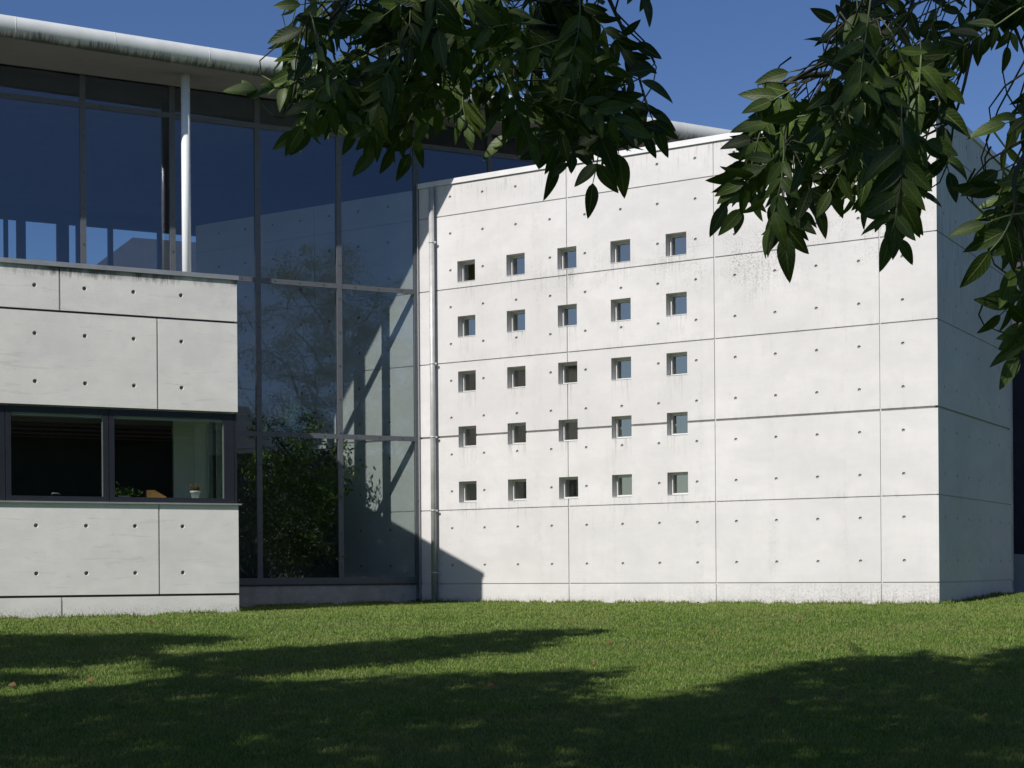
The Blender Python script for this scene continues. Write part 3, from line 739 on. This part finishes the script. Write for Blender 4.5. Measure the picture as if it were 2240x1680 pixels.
leaves_obj('foliage', c, .07, 'indoor', t_)

# ------------------------------------------------------------------ trees
def limb_path(a, b, n=6, sag=.0, wob=.15):
    a, b = Vector(a), Vector(b); pts = []
    l = (b - a).length
    for i in range(n + 1):
        t = i / n; p = a.lerp(b, t) + Z * (sag * math.sin(math.pi * t))
        if 0 < i < n: p += Vector((random.gauss(0, 1), random.gauss(0, 1), random.gauss(0, .6))) * wob * l * .12
        pts.append(p)
    return pts
def tree(name, label, base, height, cr, z0, nleaf, size, seed, mat='crown', lean=(0, 0), group=None, cat='tree', nl=14, tr=.22, tight=1.):
    random.seed(seed); np.random.seed(seed); base = Vector(base)
    t_ = thing(name, label, cat, base, group)
    top = base + Vector((lean[0], lean[1], height * .93)); fork = base + Z * (z0 + (height - z0) * .12)
    mb = MB(); pts = limb_path(base - Z * .1, fork, 4, 0, .1) + limb_path(fork, top, 6, 0, .25)[1:]
    mb.tube(pts, [tr * (1 - .88 * i / (len(pts) - 1)) for i in range(len(pts))], 10); tk = mb.build('trunk', 'bark', t_)
    mb = MB(); C = []
    for k in range(nl):
        f = (k + .5) / nl; h = z0 + (height - z0) * (.08 + .8 * f); a = k * 2.4 + random.uniform(-.4, .4)
        rr = cr * math.sin(math.pi * min(.96, .22 + .72 * f)) ** .7 * random.uniform(.7, 1.1)
        i = min(len(pts) - 1, int(1 + (len(pts) - 2) * f)); s0 = pts[max(2, i - 1)]
        e = base + Vector((lean[0] * f + math.cos(a) * rr, lean[1] * f + math.sin(a) * rr, h + rr * .25))
        q = limb_path(s0, e, 5, 0, .3); mb.tube(q, [tr * .38 * (1 - .85 * j / 5) for j in range(6)], 6)
        for j in (2, 3, 4, 5):
            for _ in range(4):
                g = q[j] + Vector((random.gauss(0, 1), random.gauss(0, 1), random.gauss(0, .7))) * cr * .17 * (j / 5 + .4)
                mb.tube([q[j], (q[j] + g) / 2 + Z * .1, g], [tr * .1, tr * .06, tr * .02], 4); C.append((g, cr * random.uniform(.10, .22)))
    mb.build('limbs', 'bark', tk)
    C.append((top, cr * .16)); C.append((top - Z * cr * .3, cr * .25))
    idx = np.random.randint(0, len(C), nleaf); cc = np.array([list(C[i][0]) for i in idx]); rad = np.array([C[i][1] for i in idx])[:, None]
    cc = cc + np.random.normal(size=(nleaf, 3)) * rad * [1, 1, .6] * .8 * tight
    leaves_obj('crown', cc, size, mat, t_, droop=.4)
    return t_
def mirror(px, Y, z=0):
    """a real place whose reflection in the glazed hall is seen at this bearing"""
    r = ray(px, 1253); P = Vector((r.x * Y, Y, 0)); Jx = J; return P - ng * 2 * ((P - Jx).dot(ng))
ti = 0
def out_tree(px, Y, h, cr, z0, n, seed, label, size=.20, **k):
    p = mirror(px, Y); p.z = float(gz(p.x, p.y)); return tree('broadleaf_tree', label, p, h, cr, z0, n, size, seed, group='trees on the far side of the lawn', **k)
out_tree(728, 80, 19.5, 4.6, 4.5, 60000, 11, 'tall lacy tree mirrored in the middle glass bays', size=.13, nl=20, tr=.28, tight=.6)
out_tree(905, 88, 15.5, 4.2, 3.0, 50000, 12, 'second tall tree mirrored in the right hand glass bay', nl=18, size=.13, tight=.6)
out_tree(560, 92, 9.0, 4.5, 1.5, 20000, 13, 'low bushy tree mirrored beside the end of the low block')
out_tree(700, 74, 7.5, 4.0, 1.0, 20000, 14, 'low bushy tree mirrored in the bottom glass bay')
out_tree(850, 76, 6.5, 3.6, .8, 20000, 17, 'low bushy tree mirrored behind the downpipe bay')

# indoor tree behind the second bay
q = gp(3.25, -1.25); q.z = 1.2
tree('indoor_tree', 'leafy green indoor tree standing behind the lower glass bay beside the block', q, 5.3, 1.15, .7, 9000, .15, 21, mat='indoor', cat='indoor tree', nl=14, tr=.06)

# --- the ash tree: its crown shades the lawn, its lowest boughs hang into view
SH_POLY = [
 [(-900, 1390), (0, 1393), (400, 1391), (510, 1402), (400, 1412), (330, 1425), (280, 1445), (150, 1458), (0, 1463), (-900, 1463)],
 [(-900, 1478), (140, 1480), (100, 1498), (0, 1500), (-900, 1500)],
 [(330, 1440), (420, 1432), (700, 1417), (900, 1402), (1120, 1383), (1345, 1378), (1200, 1398), (1130, 1425), (900, 1447), (700, 1462), (560, 1480), (350, 1470)],
 [(-900, 1535), (0, 1535), (120, 1515), (300, 1500), (450, 1480), (620, 1495), (900, 1482), (1120, 1476), (1390, 1470), (1250, 1492), (1340, 1503), (1210, 1530), (1240, 1540), (1480, 1528), (1600, 1500), (1700, 1474), (1800, 1445), (1950, 1440), (2030, 1430), (2070, 1450), (2150, 1447), (2240, 1420), (2700, 1400), (6000, 9000), (-4000, 9000)]]
LIT = [[(310, 1530), (380, 1522), (500, 1519), (480, 1534), (330, 1541)], [(1770, 1526), (1840, 1521), (1860, 1530), (1790, 1535)], [(275, 1622), (340, 1616), (365, 1622), (300, 1632)],
       [(420, 1603), (500, 1598), (520, 1603), (440, 1609)], [(2150, 1645), (2240, 1632), (2260, 1655), (2170, 1660)], [(1590, 1672), (1800, 1655), (1830, 1668), (1620, 1690)], [(1890, 1640), (1960, 1634), (1970, 1643)], [(150,1660),(300,1650),(330,1662),(180,1672)]]
def inpoly(x, y, poly):
    r = np.zeros(len(x), bool); n = len(poly)
    for i in range(n):
        x1, y1 = poly[i]; x2, y2 = poly[(i + 1) % n]
        c = ((y1 > y) != (y2 > y)) & (x < (x2 - x1) * (y - y1) / (y2 - y1 + 1e-9) + x1); r ^= c
    return r
np.random.seed(5); random.seed(5)
n = 56000; X = np.random.uniform(-22, 18, n); Y = np.random.uniform(3.0, 33, n); Zg = gz(X, Y)
cR, sR = math.cos(ROLL), math.sin(ROLL); uu = X / Y; vv = -(Zg - EYE) / Y
PX = 1120 + FPX * (uu * cR + vv * sR); PY = 840 + CY + FPX * (-uu * sR + vv * cR)
mask = np.zeros(n, bool)
for pl in SH_POLY: mask |= inpoly(PX, PY, pl)
for pl in LIT: mask &= ~inpoly(PX, PY, pl)
cell = (np.floor(X * 1.5) * 12.9898 + np.floor(Y * 1.5) * 78.233); near_ = Y < 11.3; hsh = np.abs(np.sin(cell) * 43758.5453) % 1
mask &= ~((Y < 11.3) & (hsh < .28))
h2 = np.abs(np.sin(np.floor(X * 2.1 + .4) * 39.3468 + np.floor(Y * 2.1) * 11.135) * 24634.6345) % 1
mask &= ~((X > .2) & (X < 4.8) & (Y > 4.3) & (Y < 9.2) & (h2 < np.where(X > 2.5, .48, .36)))
X, Y, Zg = X[mask], Y[mask], Zg[mask]; n = len(X)
h = np.random.uniform(9.6, 13.6, n); k = (h - Zg) / math.sin(EL)
cc = np.stack([X - L.x * k, Y - L.y * k, h], 1)
cc = np.repeat(cc, 4, axis=0) + np.random.normal(size=(n * 4, 3)) * np.where(np.repeat(Y, 4) < 9.2, .05, .16)[:, None]
ex = np.random.uniform((-16, -16, 9.4), (9, 1, 14), (9000, 3)); cl_ = ex[np.random.randint(0, 700, 9000)] + np.random.normal(size=(9000, 3)) * .55   # extra crown leaves added behind the camera to block sky and deepen shade
gq = cl_ + np.array([L.x, L.y, L.z]) * (cl_[:, 2] / math.sin(EL))[:, None]
cc = np.concatenate([cc, cl_[gq[:, 1] < 3.5]])
print('crown clumps', n, cc.min(0), cc.max(0))
TB = Vector((-8.5, -3.5, 0)); TB.z = float(gz(TB.x, TB.y))
ash = thing('ash_tree', 'ash tree whose low leafy boughs hang dark across the top of the view', 'tree', TB)
leaves_obj('crown', cc, .38, 'crown', ash, droop=.2)
mb = MB(); fork = TB + V(.3, .4, 6.5); pts = limb_path(TB - Z * .1, fork, 5, 0, .08) + limb_path(fork, TB + V(1, 3, 13), 5, 0, .2)[1:]
mb.tube(pts, [.42 - .34 * i / (len(pts) - 1) for i in range(len(pts))], 14); tk = mb.build('trunk', 'bark', ash)
for e in ((-14, 4, 11.5), (-8, 9, 11.8), (-3, 6, 11.5), (-16, -4, 11.5), (-5, -8, 11.8), (-11, -10, 11.4), (-1, 0, 11.6), (-4, 12, 11.9), (-14, 11, 11.8)):
    mb = MB(); q = limb_path(fork + Z * random.uniform(-.8, 2), e, 7, .8, .2); mb.tube(q, [.16 - .13 * i / 7 for i in range(8)], 8); mb.build('bough', 'bark', ash)

# ---- compound ash leaves
NS = 9
def leaflet(O, d, nrm, Lg, W, r, bend, V_, F_, A_):
    """serrated folded blade from O along d, face normal nrm"""
    d = d.normalized(); s = d.cross(nrm).normalized(); nrm = s.cross(d).normalized(); b = len(V_)
    tw = random.uniform(-.25, .25)
    for i in range(NS + 1):
        t = i / NS; w = W * (math.sin(math.pi * min(1, t ** .78)) ** .85) * (1 - .25 * t) if 0 < t < 1 else 0
        if i == NS: w = 0
        c = O + d * (Lg * t) + nrm * (-bend * Lg * t * t)
        sa = s * math.cos(tw * t) + nrm * math.sin(tw * t); jag = .02 * Lg if 0 < i < NS else 0
        for k in (-1, 0, 1):
            V_.append(tuple(c + sa * (w * k) + nrm * (abs(k) * w * .28) + (d * jag if k else d * 0))); A_.append((t, float(k), r))
    for i in range(NS):
        for k in (0, 1):
            q = b + i * 3 + k; F_.append((q, q + 1, q + 4, q + 3))
def compound(base, tip, nrm, pairs, V_, F_, A_, mbr, scale=1., depth_bend=0.):
    base, tip = Vector(base), Vector(tip); ax = (tip - base); l = ax.length; ax.normalize(); s = ax.cross(nrm).normalized(); nrm = s.cross(ax)
    sag = random.uniform(-.08, .08); pts = [base + ax * (l * t) + s * (sag * l * math.sin(math.pi * t)) + nrm * (-.08 * l * t * t) for t in (0, .25, .5, .75, 1)]
    mbr.tube(pts, [.0026, .0023, .002, .0017, .0012], 5, caps=False)
    r0 = random.random()
    for k in range(pairs):
        t = .30 + .66 * k / max(1, pairs - .4); i = min(3, int(t * 4)); p = pts[i].lerp(pts[i + 1], t * 4 - i)
        for sg in (-1, 1):
            if random.random() < .05: continue
            ang = math.radians(random.uniform(38, 68) - 14 * t); dd = ax * math.cos(ang) + s * sg * math.sin(ang) + nrm * random.uniform(-.35, .25)
            dd += Vector((0, 0, -random.uniform(-.1, .3))); nn = (nrm + s * sg * random.uniform(-.7, .9) + ax * random.uniform(-.7, .7)).normalized()
            Lg = scale * random.uniform(.056, .088) * (1.0 if k < pairs - 1 else .95); 
            leaflet(p, dd, nn, Lg, Lg * random.uniform(.175, .245), min(1, max(0, r0 + random.uniform(-.25, .25))), random.uniform(-.1, .55), V_, F_, A_)
    Lg = scale * random.uniform(.06, .09); leaflet(pts[-1], ax + nrm * random.uniform(-.2, .2), (nrm + s * random.uniform(-.5, .5)).normalized(), Lg, Lg * .22, r0, random.uniform(0, .3), V_, F_, A_)

S_ = 2240 / 2212
def at(x, y, Yd): r = ray(x * S_, y * S_); return Vector((r.x * Yd, Yd, EYE + r.z * Yd))
def pin(x, y, poly): return bool(inpoly(np.array([float(x)]), np.array([float(y)]), poly)[0])
def hanging(outline, holes_, n, yd, explicit, seed, cx, spread=.9, stems=()):
    """one bough per stem; every leaf grows on the stem nearest to it"""
    random.seed(seed); xs = [p[0] for p in outline]; ys = [p[1] for p in outline]
    paths = []
    for st in stems:
        q = [at(*p) for p in st]; fine = []
        for i in range(len(q) - 1):
            p0 = q[max(0, i - 1)]; p3 = q[min(len(q) - 1, i + 2)]
            for k in range(5):
                t = k / 5; fine.append(.5 * ((2 * q[i]) + (q[i + 1] - p0) * t + (2 * p0 - 5 * q[i] + 4 * q[i + 1] - p3) * t * t + (3 * q[i] - p0 - 3 * q[i + 1] + p3) * t ** 3))
        fine.append(q[-1]); paths.append(fine)
    acc = [([], [], [], MB(), MB()) for _ in stems]
    def grow(b, t_, nrm, pairs, sc):
        k, s0 = min(((k, q) for k, pa in enumerate(paths) for q in pa), key=lambda kq: (kq[1] - b).length + (.25 if kq[1].z < b.z + .02 else 0))
        V_, F_, A_, mr, mt = acc[k]; compound(b, t_, nrm, pairs, V_, F_, A_, mr, sc)
        back = (b - t_).normalized(); dist = (s0 - b).length
        e = s0 if dist < .50 else b + (s0 - b).normalized() * .10 + back * .05
        m_ = b + back * min(.08, dist * .4) + Vector((0, 0, .01)); q_ = [e.lerp(m_, i / 3).lerp(m_.lerp(b, i / 3), i / 3) for i in range(4)]
        mt.tube(q_, [.0030, .0024, .002, .0018], 5, caps=False)
    made = tries = 0
    while made < n and tries < n * 80:
        tries += 1
        Yd = random.uniform(*yd); x = random.uniform(min(xs), max(xs)); y = random.uniform(min(ys) - 40, max(ys) - 60)
        if not pin(x, y, outline): continue
        ln = random.uniform(.13, .25); pxl = ln * FPX / S_ / Yd
        a = (x - cx) / 420 * spread + random.gauss(0, .85); tx = x + math.sin(a) * pxl; ty = y + math.cos(a) * pxl
        ok = True; ext = .065 * FPX / S_ / Yd
        for (qx, qy) in ((tx + math.sin(a) * ext, ty + math.cos(a) * ext), (tx + math.sin(a + .8) * ext, ty + math.cos(a + .8) * ext), (tx + math.sin(a - .8) * ext, ty + math.cos(a - .8) * ext), ((x + tx) / 2 + math.cos(a) * ext, (y + ty) / 2 - math.sin(a) * ext), ((x + tx) / 2 - math.cos(a) * ext, (y + ty) / 2 + math.sin(a) * ext)):
            if not (pin(qx, qy, outline) or qy < 0): ok = False; break
            if any((qx - hx) ** 2 + (qy - hy) ** 2 < hr * hr for hx, hy, hr in holes_): ok = False; break
        if not ok: continue
        nrm = Vector((random.gauss(0, .8), -1, random.gauss(-.5, .9))).normalized()
        grow(at(x, y, Yd), at(tx, ty, Yd + random.uniform(-.08, .08)), nrm, random.choice((3, 3, 4, 4)), 1.); made += 1
    for (x, y, tx, ty, pairs, Yd, sc, *nr) in explicit:
        nrm = Vector(nr[0]) if nr else Vector((random.gauss(0, .3), -1, random.gauss(-.1, .3)))
        grow(at(x, y, Yd), at(tx, ty, Yd), nrm.normalized(), pairs, sc * .9)
    for pa, (V_, F_, A_, mr, mt) in zip(paths, acc):
        mt.tube(pa, [.008 - .0055 * i / (len(pa) - 1) for i in range(len(pa))], 7, caps=False)
        o1, o2 = len(V_), len(V_) + len(mr.v); nl_ = len(F_)
        vv_ = V_ + [tuple(q) for q in mr.v] + [tuple(q) for q in mt.v]
        ff_ = F_ + [tuple(i + o1 for i in f) for f in mr.f] + [tuple(i + o2 for i in f) for f in mt.f]
        o = nmesh('hanging_bough', np.array(vv_), np.array(ff_), 'ash', ash, np.array(A_ + [(0, .5, 0)] * (len(vv_) - o1)), smooth=True)
        o.data.materials.append(M['rachis']); o.data.materials.append(M['twig'])
        if len(o.data.polygons) == len(ff_): o.data.polygons.foreach_set('material_index', [0] * nl_ + [1] * len(mr.f) + [2] * len(mt.f))
        else: print('face mismatch', len(o.data.polygons), len(ff_))
    print('compound leaves', made)
LO = [(545, -60), (560, 20), (600, 62), (555, 75), (600, 100), (520, 190), (575, 225), (600, 300), (640, 345), (690, 300), (775, 345), (800, 352), (875, 392), (925, 350), (955, 300), (985, 285), (1060, 255), (1060, 300), (1110, 345), (1180, 420), (1225, 400), (1260, 360), (1340, 372), (1405, 345), (1450, 300), (1425, 200), (1405, 110), (1345, 60), (1330, -60)]
LH = [(1030, 40, 14), (985, 98, 18), (1060, 70, 12), (760, 130, 12), (1110, 150, 12), (1240, 120, 14), (860, 330, 14), (680, 120, 10), (1000, 235, 14)]
LX = [(1297, 250, 1282, 392, 2, 3.9, 1.55, (.05, -1, -.1)), (1225, 255, 1205, 345, 1, 4.0, 1.45), (1320, 235, 1340, 330, 1, 4.0, 1.4), (1395, 215, 1418, 275, 2, 4.1, 1.25), (1350, 200, 1395, 290, 2, 4.1, 1.2), (1145, 255, 1100, 290, 1, 4.1, 1.35, (.1, -1, .3)),
      (610, 190, 555, 190, 1, 4.1, 1.2), (710, 215, 672, 275, 1, 4.0, 1.45), (690, 250, 640, 285, 0, 4.0, 1.4), (850, 285, 810, 325, 1, 4.2, 1.2), (905, 285, 885, 330, 1, 4.2, 1.3), (700, 48, 652, 62, 1, 4.1, 1.3), (700, 5, 650, 8, 1, 4.1, 1.2), (1330, 70, 1372, 92, 1, 4.1, 1.1), (1345, 150, 1385, 172, 1, 4.0, 1.25),
      (1345, 110, 1375, 130, 1, 4.1, 1.1), (930, -40, 945, 60, 2, 3.7, 1.4), (985, 20, 985, 90, 2, 3.8, 1.4), (1380, -60, 1390, -15, 1, 3.9, 1.2), (870, 40, 900, 90, 1, 3.8, 1.5, (0, -1, .4)), (590, 250, 560, 215, 0, 4.1, 1.2), (1430, -70, 1410, -30, 1, 3.9, 1.1), (1080, 180, 1090, 250, 2, 4.0, 1.3), (1000, 200, 1010, 265, 2, 4.1, 1.3)]
hanging(LO, LH, 160, (3.7, 5.0), LX, 31, 1000, .7,
        stems=[[(1250, -700, 4.6), (1200, -300, 4.5), (1180, -60, 4.4), (1240, 60, 4.2), (1290, 180, 4.1), (1290, 290, 4.0)], [(1150, -500, 4.6), (1000, -150, 4.4), (900, 0, 4.3), (860, 120, 4.2), (880, 260, 4.2)],
               [(1000, -150, 4.4), (800, -40, 4.4), (700, 60, 4.3), (640, 170, 4.2)], [(1200, -300, 4.5), (1300, -40, 4.3), (1360, 100, 4.2), (1400, 240, 4.1)]])
RO = [(1800, -60), (1790, 30), (1775, 110), (1800, 150), (1700, 180), (1650, 165), (1600, 235), (1570, 290), (1520, 375), (1545, 470), (1580, 520), (1640, 560), (1735, 590), (1745, 500), (1790, 470), (1850, 500), (1880, 570), (1925, 615), (1985, 545), (2030, 480), (2045, 380), (2070, 320), (2062, 240), (2110, 190), (2150, 160), (2200, 150), (2262, 130), (2262, -60)]
RX = [(1947, 255, 1938, 445, 4, 3.25, 1.6, (.1, -1, -.25)), (1937, 450, 1925, 500, 1, 3.25, 1.45, (-.3, -1, 0)), (1640, 405, 1602, 450, 1, 3.7, 1.4), (1690, 425, 1695, 505, 2, 3.6, 1.5), (1690, 285, 1630, 298, 0, 3.8, 1.45), (1685, 350, 1625, 368, 0, 3.8, 1.45), (1670, 385, 1620, 402, 0, 3.8, 1.2),
      (1720, 190, 1668, 215, 2, 3.6, 1.35, (.2, -1, .3)), (1740, 250, 1665, 262, 1, 3.6, 1.35, (.2, -1, .3)), (1730, 150, 1705, 155, 0, 3.7, 1.5), (1745, 395, 1762, 440, 1, 3.6, 1.45), (1600, 390, 1570, 440, 0, 3.8, 1.4), (1840, 60, 1808, 45, 1, 3.8, 1.3), (1825, 110, 1800, 95, 1, 3.8, 1.3),
      (1880, 110, 1870, 190, 2, 3.5, 1.35), (1990, 120, 1985, 200, 2, 3.5, 1.4), (2030, 220, 2035, 270, 1, 3.6, 1.4), (2040, 330, 2050, 370, 1, 3.7, 1.3)]
hanging(RO, [(1880, 400, 14), (1795, 405, 16), (1830, 280, 12), (1660, 330, 12), (2010, 300, 14), (1900, 90, 12), (2000, 60, 12), (1760, 240, 12)], 122, (3.3, 4.7), RX, 47, 1900, .75,
        stems=[[(2050, -700, 4.3), (2030, -250, 4.2), (1980, -40, 4.0), (1955, 120, 3.8), (1945, 280, 3.3)], [(2030, -250, 4.2), (1880, 20, 3.9), (1790, 160, 3.7), (1700, 300, 3.6)], [(1790, 160, 3.7), (1700, 180, 3.65), (1620, 300, 3.8)], [(2030, -250, 4.2), (2110, -20, 4.1), (2090, 150, 3.9), (2060, 260, 3.9)], [(2110, -20, 4.1), (2180, 40, 4.0), (2215, 120, 3.9)]])
FO = [(2260, 90), (2150, 190), (2125, 250), (2150, 300), (2195, 330), (2140, 370), (2050, 440), (2040, 500), (2110, 560), (2190, 620), (2120, 700), (2110, 760), (2190, 860), (2330, 900), (2330, 90)]
FX = [(2182, 478, 2140, 540, 1, 3.3, 1.45, (.1, -1, .3)), (2215, 400, 2165, 405, 0, 3.4, 1.45), (2215, 460, 2130, 480, 0, 3.3, 1.5), (2215, 490, 2190, 580, 1, 3.4, 1.35), (2230, 620, 2165, 680, 2, 3.6, 1.25), (2250, 240, 2175, 262, 2, 3.6, 1.3), (2230, 320, 2160, 368, 0, 3.4, 1.5), (2240, 690, 2200, 765, 2, 3.6, 1.25)]
hanging(FO, [(2110, 400, 10)], 36, (3.5, 4.4), FX, 53, 2400, -.6,
        stems=[[(2260, -700, 4.0), (2250, -100, 3.8), (2240, 250, 3.5), (2190, 400, 3.3), (2230, 600, 3.4), (2260, 760, 3.4)]])
mb = MB(); q = [fork + Z * .5, V(-5, 0, 8.2), V(-1.5, 3.2, 7.2), at(1250, -700, 4.6)]; mb.tube(q, [.15, .10, .05, .02], 8)
q = [V(-1.5, 3.2, 7.2), at(2050, -700, 4.3) + Z * .4, at(2050, -700, 4.3)]; mb.tube(q, [.04, .025, .012], 8); q = [V(-1.5, 3.2, 7.2), at(2260, -700, 4.0) + Z * .3, at(2260, -700, 4.0)]; mb.tube(q, [.04, .02, .012], 8)
q = [V(-1.5, 3.2, 7.2), at(1150, -500, 4.6)]; mb.tube(q, [.03, .012], 8)
mb.build('bough', 'bark', ash)

# unseen leafy screen added behind the viewer, keeps low sky off lawn and boughs
np.random.seed(77); t_ = thing('shade_hedge', 'unseen leafy screen added behind the viewer to darken the lawn and hanging boughs', 'shade_hedge', (0, -10, 0))
n = 60000; hx = np.random.uniform(-26, 26, n); hy = -10 + np.random.uniform(-1, 1, n) ; hz = np.random.uniform(0, 1, n) * (5.4 + .5 * np.sin(hx * 1.3))
leaves_obj('foliage', np.stack([hx, hy, hz], 1), .24, 'crown', t_)
mb = MB()
for k in range(26): mb.tube([(-25 + 2 * k, -10, -.1), (-25 + 2 * k, -10, 4.6)], [.07, .03], 6)
mb.build('stems', 'bark', t_)

# ------------------------------------------------------------------ small things on the lawn
def ground_at(px, py):
    r = ray(px, py); Yd = 13.
    for _ in range(60):
        zt = float(gz(r.x * Yd, Yd)); Yn = (EYE - zt) / max(1e-4, -r.z); Yd = .5 * Yd + .5 * min(60, Yn)
    return Vector((r.x * Yd, Yd, zt))
def fallen(px, py, size, label):
    p = ground_at(px, py); V_, F_, A_ = [], [], []
    a = random.uniform(0, 6.28); d = Vector((math.cos(a), math.sin(a), .25)); leaflet(p + Z * .045, d, Vector((random.gauss(0, .5), -.7, 1)), size, size * .38, random.random(), random.uniform(.2, .6), V_, F_, A_)
    o = nmesh('fallen_leaf', np.array(V_), np.array(F_), 'deadleaf', None, np.array(A_), smooth=True); tag(o, label, 'fallen leaf', 'fallen leaves on the lawn'); return o
random.seed(3)
fallen(1960, 1597, .16, 'largest dark brown curled leaf on the shaded lawn at the lower right')
fallen(1682, 1542, .13, 'dark red curled leaf on the shaded lawn left of the largest one')
fallen(1066, 1508, .11, 'dark brown curled leaf on the shaded lawn below the small square windows')
fallen(858, 1454, .11, 'orange brown leaf on the sunlit strip of lawn between two shadows')
for (x, y) in ((1833, 1532), (2153, 1572), (1789, 1472), (2040, 1483), (1302, 1458), (1250, 1365), (1327, 1412), (1402, 1365), (1558, 1386), (1700, 1441), (1743, 1360), (2188, 1369), (749, 1340), (335, 1369), (35, 1507), (206, 1496), (1333, 1658), (369, 1653)):
    fallen(x, y, random.uniform(.07, .10), 'small brown leaf lying on the mown lawn')
def dandelion(px, py, label):
    p = ground_at(px, py); t_ = thing('dandelion', label, 'flower', p, 'yellow dandelions in the lawn')
    mb = MB(); mb.tube([p, p + Z * .05], .003, 5); mb.build('stem', 'stem', t_)
    mb = MB()
    for k in range(14):
        a = k * 2.4; c = p + Z * .052; e = c + Vector((math.cos(a), math.sin(a), .35)) * .022; s = Vector((-math.sin(a), math.cos(a), 0)) * .006
        mb.face([c - s, c + s, e + s, e - s])
    mb.build('petals', 'yellow', t_)
dandelion(886, 1342, 'yellow dandelion in the sunlit lawn close to the glazed hall')
dandelion(694, 1434, 'yellow dandelion in the long shadow on the lawn')
dandelion(525, 1473, 'yellow dandelion at the lower left edge of the long shadow')

# ------------------------------------------------------------------ beyond
t_ = thing('dark_building', 'dark clad building in shade just beyond the right end of the white box', 'building', (17, 50, .8))
mb = MB(); O = S1 - dw * 5.0 + ds * 5; mb.box(O + Z * .5, dw * 22, ds * 8, Z * 10.5); mb.build('wall', 'brick', t_)
mb = MB(); mb.box(O + Z * 11.002 - ds * .3 - dw * .3, dw * 22.6, ds * 8.6, Z * .3); mb.build('roof', 'rear', t_)
mb = MB(); O = S1 + ds * 1.2 - dw * .3
A, B = O + Z * .4, O + dw * 9 + Z * .4
mb.face([A, B, B + Z * .9, A + Z * 1.62]); mb.face([A + ds * .3, A + ds * .3 + Z * 1.62, B + ds * .3 + Z * .9, B + ds * .3]); mb.face([A + Z * 1.62, B + Z * .9, B + Z * .9 + ds * .3, A + Z * 1.62 + ds * .3])
lw_ = mb.build('low_wall', 'lowwall'); tag(lw_, 'low grey wall with sloping top beyond the shaded side of the white box', 'wall')
t_ = thing('tiled_house', 'tall dark house with brown tiled gable roof mirrored in the office windows', 'house', mirror(140, 98))
HC = mirror(140, 98); H0 = HC - dg * 13
mb = MB(); mb.box(H0 + Z * .2, dg * 26, ng * 9, Z * 9.3); mb.build('wall', 'render', t_)
mb = MB(); e0 = H0 - dg * .5 - ng * .6 + Z * 9.4; R_ = H0 - dg * .5 + ng * 4.5 + Z * 13.4; f0 = H0 - dg * .5 + ng * 9.6 + Z * 9.4; l_ = dg * 27
mb.face([e0, e0 + l_, R_ + l_, R_]); mb.face([R_, R_ + l_, f0 + l_, f0]); mb.face([e0, R_, f0]); mb.face([e0 + l_, f0 + l_, R_ + l_])
for k in range(14):
    a_ = e0.lerp(R_, (k + .5) / 14.5); mb.tube([a_ + Z * .03, a_ + l_ + Z * .03], .03, 6)
mb.build('roof', 'tile', t_)
for k in range(5):
    mb = MB(); mb.box(H0 + dg * (2.5 + 5 * k) - ng * .04 + Z * 3.8, dg * 1.3, ng * .03, Z * 1.5); mb.build('window', 'dark', t_)
# roof seen through the hall and its rear windows
t_ = thing('rear_building', 'dark building with hipped roof seen through the hall and its rear windows', 'building', J - ng * 30 - dg * 8 + Z * .8)
def rp(px, py, dd):
    r = ray(px, py); t = (J - ng * dd).dot(ng) / r.dot(ng); return Vector((r.x * t, r.y * t, EYE + r.z * t))
a, b, c, d_ = rp(205, 583, 27), rp(290, 519.5, 27), rp(440, 531, 27), rp(560, 545, 27)
a.z -= 0; off = -ng * 9
mb = MB(); a2 = a.copy(); lowz = 6.
poly = [Vector((a.x, a.y, lowz)) - dg * 4, a - (b - a) * .9, b, c, d_, Vector((d_.x, d_.y, lowz))]
mb.face(poly); mb.face([p + off for p in poly][::-1])
for i in range(len(poly)): p, q = poly[i], poly[(i + 1) % len(poly)]; mb.face([p, p + off, q + off, q])
mb.build('roof', 'rear', t_)
mb = MB(); mb.box(Vector((a.x, a.y, .6)) - dg * 3, dg * 16, off, Z * 5.4); mb.build('wall', 'render', t_)
print('DONE')
